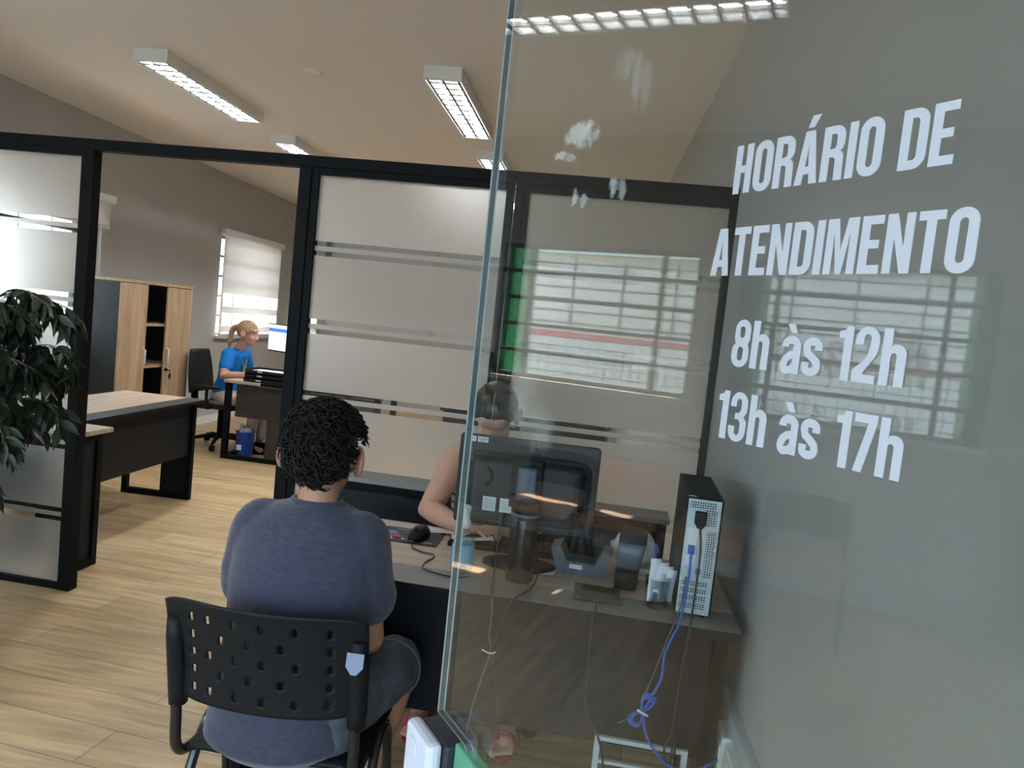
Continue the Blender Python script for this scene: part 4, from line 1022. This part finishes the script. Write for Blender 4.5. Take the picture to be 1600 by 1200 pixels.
pc = thing('desktop_computer', 'narrow black computer tower showing its perforated steel back on the desk end', 'computer', (.293, 2.078, ZD), -.02)
MB().box((-.050, .004, .006), (.050, .37, .34), bev=.003).build('case', m_blackpl, pc)
bk = MB().box((-.046, 0, .010), (.044, .006, .336)).build('back_plate', m_silver, pc)
mb = MB(); mb.box((-.040, -.001, .312), (.030, .001, .330)); mb.box((.002, -.001, .262), (.034, .001, .310)); mb.box((.014, -.001, .118), (.040, .001, .248)); mb.build('grille', m_perf, bk)
mb = MB()
for k in range(4):
    z = .026+.0215*k; mb.box((-.040, -.001, z), (-.002, .001, z+.015), m_perf); mb.box((.0, -.001, z), (.030, .001, z+.015), m_perf)
mb.build('slot_cover', m_perf, bk)
mb = MB(); mb.box((-.026, -.022, .272), (.006, 0, .304), bev=.003); mb.prism([(-.026, .272), (.006, .272), (-.003, .258), (-.017, .258)], -.020, -.001, 'y'); mb.build('power_plug', m_black, pc)
mb = MB(); mb.box((-.038, -.002, .150), (-.012, .001, .255), m_label); mb.box((-.008, -.002, .118), (.010, .001, .25), m_silver); mb.build('port_panel', m_label, pc)
mb = MB(); mb.box((-.034, -.016, .182), (-.016, -.001, .206), bev=.002); mb.box((-.006, -.004, .126), (.008, -.001, .142)); mb.build('video_plug', m_bluec, pc)
mb = MB()
for x, z in ((-.044, .331), (.036, .333), (.040, .200), (-.043, .108), (.030, .014), (-.043, .02)): mb.cyl((x, 0, z), (x, -.003, z), .003, seg=8)
mb.build('screw', m_white, pc)
mb = MB()
for x in (-.03, .03):
    for y in (.02, .35): mb.cyl((x, y, 0), (x, y, .006), .008, seg=10)
mb.build('foot', m_black, pc)
MB().box((-.046, .012, .340), (-.024, .026, .3405)).build('case_sticker', m_label, pc)

t = thing('thermos', 'tall black thermos flask standing in front of the monitor', 'flask', (-.215, 2.175, ZD))
MB().lathe([(.041, 0), (.043, .004), (.043, .185), (.040, .198)], seg=36).build('body', m_blackgl, t)
MB().lathe([(.0405, .198), (.042, .200), (.042, .206), (.040, .208)], seg=36).build('ring', m_bluegr, t)
MB().lathe([(.039, .208), (.040, .212), (.039, .235), (.034, .240), (.004, .241)], seg=36).build('cap', m_blackpl, t)

t = thing('sanitizer_bottle', 'clear pump bottle of hand sanitizer with a blue label at the glass edge', 'bottle', (-.392, 2.165, ZD))
MB().lathe([(.030, 0), (.034, .004), (.034, .105), (.030, .122), (.014, .134), (.012, .142)], seg=32).build('body', m_gel, t)
MB().lathe([(.0342, .022), (.0346, .024), (.0346, .088), (.0342, .09)], seg=32, caps=False).build('label', m_gell, t)
mb = MB(); mb.lathe([(.015, .138), (.016, .142), (.016, .158), (.012, .164), (.010, .186), (.013, .190), (.013, .204), (.010, .207)], seg=20); mb.box((-.008, -.030, .192), (.008, .008, .203), bev=.003); mb.build('pump', m_white, t)

t = thing('mouse_pad', 'black mouse pad printed with blue, pink and yellow stripes', 'mouse pad', (-.735, 2.355, ZD), .02)
MB().box((0, 0, 0), (.215, .165, .003), bev=.001).build('pad', m_blackpl, t)
def flat(mb, pts, m=None): mb.faces([(x, y, .0034) for x, y in pts], [tuple(range(len(pts)))], m)
mb = MB(); flat(mb, [(0, .085), (.06, .085), (.05, .115), (0, .115)], m_cyan); flat(mb, [(0, .050), (.085, .050), (.068, .083), (0, .083)], m_mag); flat(mb, [(0, .015), (.06, .015), (.05, .048), (0, .048)], m_yel); mb.build('stripe', None, t)
mb = MB()
for k, (a, b) in enumerate(((.045, .10), (.11, .16))): flat(mb, [(a, .14), (b, .14), (b, .144), (a, .144)])
flat(mb, [(.085, .030), (.092, .030), (.092, .052), (.086, .052)]); flat(mb, [(.092, .030), (.108, .030), (.106, .036), (.092, .036)]); flat(mb, [(.118, .020), (.135, .020), (.132, .027), (.118, .027)]); flat(mb, [(.165, .022), (.195, .022), (.195, .028), (.165, .028)])
mb.build('print', m_label, t)
t = thing('computer_mouse', 'dark grey wired mouse on the striped mouse pad', 'mouse', (-.600, 2.435, ZD+.003), 2.95)
mb = MB(); mb.loft([((0, 0, 0), .030, .050), ((0, 0, .010), .033, .054), ((0, -.004, .024), .029, .046), ((0, -.010, .036), .018, .030), ((0, -.012, .040), .006, .010)], seg=28, ex=2.4); mb.build('shell', m_blackpl, t)
MB().cyl((-.004, .026, .029), (.004, .026, .029), .009, seg=14).build('wheel', m_black, t)
cable = lambda nm, lb, pts, r, m, n=8, cat='cable', grp=None: tag(MB().tube(smooth_path(pts, n), r, 8).build(nm, m), lb, cat, grp)
cable('mouse_cable', 'thin black cable trailing from the mouse over the desk edge', [(-.605, 2.382, ZD+.006), (-.590, 2.32, ZD+.003), (-.555, 2.29, ZD+.003), (-.508, 2.275, ZD+.003), (-.500, 2.24, ZD+.003), (-.512, 2.19, ZD+.003), (-.505, 2.14, ZD+.003), (-.47, 2.115, ZD+.003), (-.40, 2.10, ZD+.003), (-.36, 2.12, ZD+.003)], .0021, m_cable)
t = thing('keyboard', 'black keyboard lying below the monitor', 'keyboard', (-.49, 2.395, ZD), .04)
MB().box((0, 0, 0), (.40, .135, .016), bev=.004).build('tray', m_blackpl, t)
mb = MB()
for r_ in range(5):
    for c_ in range(19): mb.box((.008+c_*.0203, .008+r_*.0245, .016), (.008+c_*.0203+.0165, .008+r_*.0245+.020, .021), bev=0)
tag(mb.build('key', m_black, t), kind='stuff')
def sheet(label, c, w_, h, rz, dz=.0, curl=.0, seed=0, group='loose papers on the front desk', fold=False):
    mb = MB(); n = 10; r = random.Random(seed); vs = []; fs = []
    for i in range(n+1):
        for j in range(n+1):
            u, v = i/n-.5, j/n-.5
            vs.append((u*w_, v*h, .001+dz+curl*(.5+u)**2+.004*abs(noise.noise(V((u*3, v*3, seed)))) ))
    for i in range(n):
        for j in range(n): a = i*(n+1)+j; fs.append((a, a+n+1, a+n+2, a+1))
    mb.faces(vs, fs, None, True); o = mb.build('paper_sheet', m_paper); o.location = (c[0], c[1], ZD); o.rotation_euler = (0, 0, rz)
    sol = bake(o, lambda q: q.modifiers.new('s', 'SOLIDIFY').__setattr__('thickness', .0008)); sol.data.materials.clear(); sol.data.materials.append(m_paper)
    return tag(o, label, 'paper', group)
sheet('white paper sheet between the mouse and the sanitizer bottle', (-.545, 2.545), .13, .07, -.12, 0, .01, 3)
sheet('white paper slip under the receptionist\'s hands', (-.415, 2.45), .14, .085, .15, .0225, .012, 5)
sheet('small white note lying in front of the black desk scanner', (-.150, 2.285), .082, .085, -.12, 0, .006, 8)
t = thing('smartphone', 'dark phone held up in the receptionist\'s hands', 'phone', (-.41, 2.475, ZD+.052), .3)
o = MB().box((-.065, -.033, 0), (.065, .033, .008), bev=.004).build('case', m_black, t); 
t.location.z = ZD+.028
t = thing('desk_scanner', 'black desk scanner with an open trough and a small white label', 'scanner', (-.105, 2.30, ZD), -.05)
MB().prism([(-.005, 0), (.145, 0), (.165, .075), (.135, .085), (.115, .040), (.025, .040), (0, .085), (-.03, .075)], .0, .10, 'y').build('body', m_bluegr, t)
MB().box((.0, .09, .03), (.14, .125, .095), bev=.004).build('trough', m_black, t)
MB().box((.035, -.002, .048-.03), (.075, 0, .062-.03)).build('label', m_label, t)
t = thing('card_terminal', 'upright black and grey card terminal in its stand beside the scanner', 'card terminal', (.108, 2.255, ZD), -.06)
MB().loft([((0, 0, 0), .034, .035), ((0, 0, .05), .036, .034), ((.004, .006, .06), .034, .028)], seg=24, ex=5).build('stand', m_blackpl, t)
q = MB(); q.loft([((.002, .0, .055), .034, .016), ((.006, .012, .12), .042, .016), ((.008, .018, .135), .043, .016)], seg=24, ex=5); q.build('body', m_bluegr, t)
q = MB(); q.loft([((.008, .018, .135), .043, .020), ((.009, .022, .17), .042, .020), ((.009, .024, .178), .038, .016)], seg=24, ex=5); q.build('head', m_blackpl, t)
t = thing('signature_pad', 'flat grey signature pad with a dark screen at the desk front', 'signature pad', (-.045, 2.075, ZD), .0)
MB().box((0, 0, 0), (.135, .115, .014), bev=.004).build('base', m_graph, t)
MB().box((.022, .055, .0142), (.118, .098, .0150)).build('screen', m_black, t)
t = thing('pencil_cup', 'clear plastic cup stuffed with folded papers and pens near the computer', 'cup', (.195, 2.125, ZD))
cup = MB(); cup.rings([[V((a*math.cos(2*PI*j/28), a*math.sin(2*PI*j/28), z)) for j in range(28)] for a, z in ((.001, .004), (.030, .004), (.035, .085), (.037, .085), (.032, 0), (.001, 0))], None, True, False); cup.build('cup', m_clearp, t)
def stickup(nm, lb, cat, pts, r, m):
    return tag(MB().tube(pts, r, 8).build(nm, m), lb, cat)
o = tag(MB().tube([(.185, 2.118, ZD+.012), (.178, 2.150, ZD+.175)], [.0038, .0042], 8, m_bluep).build('pen', m_bluep), 'blue pen sticking up behind the folded papers', 'pen')
for k in range(4):
    mb = MB(); x = .165+.014*k; rr = []
    for i in range(9):
        v = i/8; z = ZD+.02+v*(.125-.01*k); b = .010*v*v*(1 if k else 0)
        rr.append([V((x+b, 2.098+.004*k, z)), V((x+.030+b, 2.106+.004*k, z)), V((x+.030+b, 2.108+.004*k, z)), V((x+b, 2.100+.004*k, z))])
    o = tag(mb.rings(rr).build('folded_paper', m_paper), ['leftmost flat', 'second', 'third', 'rightmost curled'][k]+' folded white slip in the clear pencil cup', 'paper', 'folded slips in the pencil cup')
t = tag(MB().ell((0, 0, .062), (.080, .05, .062)).build('paper_bag', mat('white_tissue', (.78, .80, .80), .85)), 'crumpled white bag behind the card terminal', 'bag')
bake(t, lambda q: q.modifiers.new('s', 'SUBSURF').__setattr__('levels', 2))
for v in t.data.vertices:
    v.co += v.co.normalized()*.012*noise.noise(v.co*38)
    if v.co.z < .003: v.co.z = .003
t.location = (.135, 2.47, ZD); t.scale = (1, 1, 1)
t = thing('hole_punch', 'pale green stapler behind the pencil cup', 'stapler', (.125, 2.33, ZD), .1)
MB().box((0, 0, 0), (.10, .03, .014), bev=.004).build('base', m_offw, t); 
q = MB(); q.box((0, .004, .016), (.10, .026, .034), bev=.006); q.build('arm', m_offw, t)
t.name = 'stapler'
# cables at the front of the desk
cable('monitor_cable', 'grey cable hanging from the monitor down the desk front', [(-.296, 2.245, ZD+.17), (-.297, 2.235, ZD+.10), (-.288, 2.15, ZD+.015), (-.275, 2.03, ZD+.006), (-.262, 1.996, ZD-.03), (-.262, 2.0, .62), (-.255, 2.0, .58), (-.285, 2.0, .44), (-.30, 2.0, .33)], .0026, m_greyc)
cable('power_cable', 'black power cable tied to the monitor cable at the desk front', [(-.215, 2.245, ZD+.12), (-.158, 2.18, ZD+.05), (-.165, 2.09, ZD+.012), (-.20, 2.0, ZD+.006), (-.222, 1.993, ZD-.03), (-.250, 1.994, .60), (-.248, 1.994, .58), (-.222, 1.996, .46), (-.205, 2.0, .33)], .0028, m_cable)
cable('twist_tie', 'small white twist tie around the two hanging cables', [(-.278, 1.990, .588), (-.262, 1.984, .585), (-.248, 1.984, .584), (-.238, 1.988, .588)], .002, m_white, cat='tie')
cable('scanner_cable', 'dark cable hanging down the desk from the signature pad', [(.030, 2.08, ZD+.006), (.024, 2.01, ZD+.006), (.020, 1.992, ZD-.03), (.022, 1.995, .55), (.030, 1.995, .47), (.075, 1.998, .38), (.095, 2.0, .30), (.10, 2.02, .10)], .0032, m_cable)
coil = []
for i in range(37):
    a = PI/2+2*PI*i/12; k = 1-.10*(i//12)
    u, v = .052*k*math.sin(a), .017*k*math.sin(2*a); coil.append((.180+.42*u+.9*v, 1.984-.004*(i//12), .497+.9*u-.42*v))
cable('network_cable', 'blue network cable with a tied coil hanging from the computer', [(.268, 2.060, ZD+.19), (.266, 2.035, ZD+.13), (.262, 2.03, ZD+.06), (.252, 2.00, ZD+.01), (.236, 1.985, ZD-.03), (.222, 1.985, .66), (.222, 1.985, .60), (.212, 1.985, .565)]+coil+[(.185, 1.972, .49), (.20, 1.975, .43), (.24, 1.98, .375), (.28, 1.98, .35), (.33, 1.99, .345), (.38, 2.02, .355), (.415, 2.07, .352)], .0036, m_bluec, 6)
cable('coil_tie', 'white tie holding the coil of blue network cable', [(.166, 1.968, .502), (.180, 1.964, .498), (.196, 1.968, .490)], .003, m_white, cat='tie')
cable('computer_power_cable', 'black power cable dropping straight from the computer tower', [(.283, 2.052, ZD+.262), (.288, 2.03, ZD+.20), (.286, 2.02, ZD+.08), (.280, 1.99, ZD+.01), (.276, 1.985, ZD-.04), (.272, 1.99, .60), (.268, 1.99, .46), (.262, 1.985, .43), (.252, 1.985, .40), (.262, 1.985, .36), (.280, 1.985, .39), (.272, 1.988, .44), (.275, 2.0, .35), (.275, 2.02, .15)], .003, m_cable)
cable('video_cable', 'thin grey cable curving down left of the blue network cable', [(.262, 2.058, ZD+.12), (.256, 2.03, ZD+.06), (.238, 1.99, ZD+.008), (.226, 1.985, ZD-.03), (.205, 1.99, .62), (.185, 1.992, .54), (.17, 1.995, .48), (.12, 1.998, .44)], .0022, m_greyc)
t = thing('metal_frame', 'pale steel frame leaning upright under the desk front', 'frame', (.063, 2.0, 0))
mb = MB(); mb.box((0, 0, .38), (.255, .012, .392)); mb.box((0, 0, 0), (.016, .012, .38)); mb.box((.239, 0, 0), (.255, .012, .38)); mb.box((.016, 0, .315), (.239, .012, .324)); mb.build('frame', m_trunk, t)

# ---------------------------------------------------------------- back office things
t = thing('monitor', 'lit monitor with a blue page header in front of the blond woman', 'monitor', (-3.30, 7.02, .74), -.45)
MB().box((-.26, 0, .255), (.26, .03, .535), bev=.006).build('bezel', m_black, t)
sc_ = MB().box((-.25, -.002, .268), (.25, .002, .526)).build('screen', m_screen, t)
mb = MB(); mb.box((-.25, -.003, .455), (.25, -.0021, .490)); mb.build('page_header', m_scrbar, sc_)
mb = MB(); mb.box((.19, -.003, .503), (.235, -.0021, .512)); mb.box((-.02, -.003, .43), (-.012, -.0021, .448)); mb.build('page_print', m_lines, sc_)
MB().tube([(0, .03, .40), (0, .05, .25), (0, .04, .01)], .02, 10).build('stand', m_black, t)
MB().box((-.12, -.06, 0), (.12, .12, .012), bev=.004).build('base', m_black, t)
def tray(label, loc, rz=0):
    t = thing('document_tray', label, 'tray', loc, rz, 'black document trays stacked on the corner desk')
    mb = MB(); mb.box((0, 0, 0), (.44, .26, .004)); mb.box((0, 0, 0), (.004, .26, .040)); mb.box((.436, 0, 0), (.44, .26, .040)); mb.box((0, .256, 0), (.44, .26, .040)); mb.box((.0, 0, .0), (.44, .004, .030)); mb.build('body', m_blackpl, t)
    MB().box((.12, -.003, .012), (.17, 0, .024)).build('label_holder', m_silver, t)
    return t
tray('bottom black document tray on the corner desk', (-3.36, 6.36, .74)); tray('second black document tray from the bottom on the corner desk', (-3.355, 6.365, .781)); tray('topmost black document tray, filled with papers, on the corner desk', (-3.35, 6.36, .822))
for k in range(3):
    o = MB().box((0, 0, 0), (.38, .21, .006)).build('paper_stack', m_paper); o.location = (-3.33+.01*k, 6.375, .8275+.0066*k); o.rotation_euler = (0, 0, .03*k-.02)
    tag(o, ['lowest', 'middle', 'topmost'][k]+' sheaf of white paper in the top document tray', 'papers', 'sheaves in the top document tray')
t = thing('printer', 'low black printer on the corner desk under the lit monitor', 'printer', (-3.52, 7.10, .74), -.2)
MB().box((-.02, -.24, 0), (.36, -.02, .085), bev=.012).build('body', m_black, t); MB().box((.03, -.23, .086), (.30, -.03, .092)).build('paper', m_paper, t)
t.location = (-3.46, 6.98, .74)
t = thing('waste_bin', 'blue bin filled with white paper under the corner desk', 'bin', (-3.39, 6.53, 0))
MB().lathe([(.070, 0), (.078, .01), (.084, .235), (.088, .24), (.086, .246), (.078, .238), (.07, .05)], seg=32).build('body', m_bluep, t)
MB().box((-.035, -.0855, .075), (.012, -.078, .125)).build('sticker', m_label, t)
mb = MB()
for k in range(5): mb.ell((.035*math.cos(k*1.4), .03*math.sin(k*1.4), .245+.012*(k % 3)), (.04, .03, .028), Euler((k, k*.7, 0)).to_matrix(), None, 8, 5)
mb.build('crumpled_paper', m_paper, t)
d2_ = copy_tree(dF, (-1.45, 6.2, 0), 0, 'dark desk in the back office glimpsed through the clear strips')
t = thing('monitor', 'dark monitor on the far desk glimpsed through the clear strips', 'monitor', (-.75, 6.5, .74), 2.9)
MB().box((-.24, 0, .10), (.24, .03, .42), bev=.006).build('bezel', m_black, t); MB().cyl((0, .04, 0), (0, .04, .25), .02).build('stand', m_black, t); MB().box((-.1, -.05, 0), (.1, .12, .012)).build('base', m_black, t)

# ---------------------------------------------------------------- weeping fig
pl = thing('weeping_fig', 'drooping weeping fig in a tall beige planter before the frosted panel', 'plant', (-2.47, 2.36, 0))
MB().lathe([(.13, 0), (.14, .02), (.20, .60), (.205, .63), (.195, .635), (.18, .60), (.17, .50), (.001, .50)], seg=36).build('planter', m_pot, pl)
rl = random.Random(11)
br_ = MB(); lf = MB()
def leaf(p, d, L):
    d = d.normalized(); s = d.cross(V((rl.uniform(-1, 1), rl.uniform(-1, 1), rl.uniform(-.3, .3)))).normalized(); n_ = s.cross(d); w_ = L*.40; vs = []; fs = []
    prof = [(0, .02), (.12, .55), (.3, .95), (.5, 1.0), (.7, .75), (.85, .38), (1.0, .03), (1.12, .01)]
    for t_, k in prof:
        c = p+d*L*t_+V((0, 0, -1))*L*.18*t_*t_+n_*.02*t_
        for e in (-1, 0, 1): vs.append(c+s*e*w_*k*.5-n_*abs(e)*-.12*w_*k)
    for i in range(len(prof)-1):
        for e in (0, 1): a = i*3+e; fs.append((a, a+1, a+4, a+3))
    lf.faces(vs, fs, None, True)
def branch(p, d, L, r, dep):
    pts = [p]; n_ = 7
    for i in range(n_):
        d = (d+V((rl.uniform(-.25, .25), rl.uniform(-.25, .25), -.16 if dep else -.02))).normalized(); p = p+d*L/n_; pts.append(p)
        if dep < 2 and i > 1 and rl.random() < (.7 if dep == 0 else .55):
            q = (d+V((rl.uniform(-1, 1), rl.uniform(-1, 1), rl.uniform(-.3, .4)))).normalized(); branch(p, q, L*rl.uniform(.45, .7), r*.55, dep+1)
        if dep >= 1:
            for _ in range(2):
                ld = (d*.5+V((rl.uniform(-1, 1), rl.uniform(-1, 1), rl.uniform(-1.3, -.2)))).normalized(); leaf(p+d*rl.uniform(-.02, .02), ld, rl.uniform(.055, .085))
    br_.tube(pts, [r*(1-.7*i/n_) for i in range(n_+1)], 6)
for k in range(3): br_.tube(smooth_path([(.03*math.cos(2*k), .03*math.sin(2*k), .5), (.04*math.cos(2*k+1), .04*math.sin(2*k+1), .8), (.02*math.cos(2*k+2), .02*math.sin(2*k+2), 1.25)]), .012, 8)
for k in range(9):
    a = 2*PI*k/9+.2; z = (1.28, 1.05, .88, 1.2)[k % 4]; branch(V((.02*math.cos(a), .02*math.sin(a), z)), V((math.cos(a), math.sin(a)*.8, .75)), rl.uniform(.26, .36), .008, 0)
for a, z, L in ((-.15, 1.18, .36), (.05, .92, .33), (-.35, .80, .35), (.1, 1.05, .30), (-.6, .95, .33), (-.9, 1.1, .36), (-.7, 1.2, .36)): branch(V((0, 0, z)), V((math.cos(a), math.sin(a)-.1, .6)), L, .009, 0)
br_.build('branches', m_bark, pl); tag(lf.build('foliage', m_leaf, pl, recalc=False), kind='stuff')
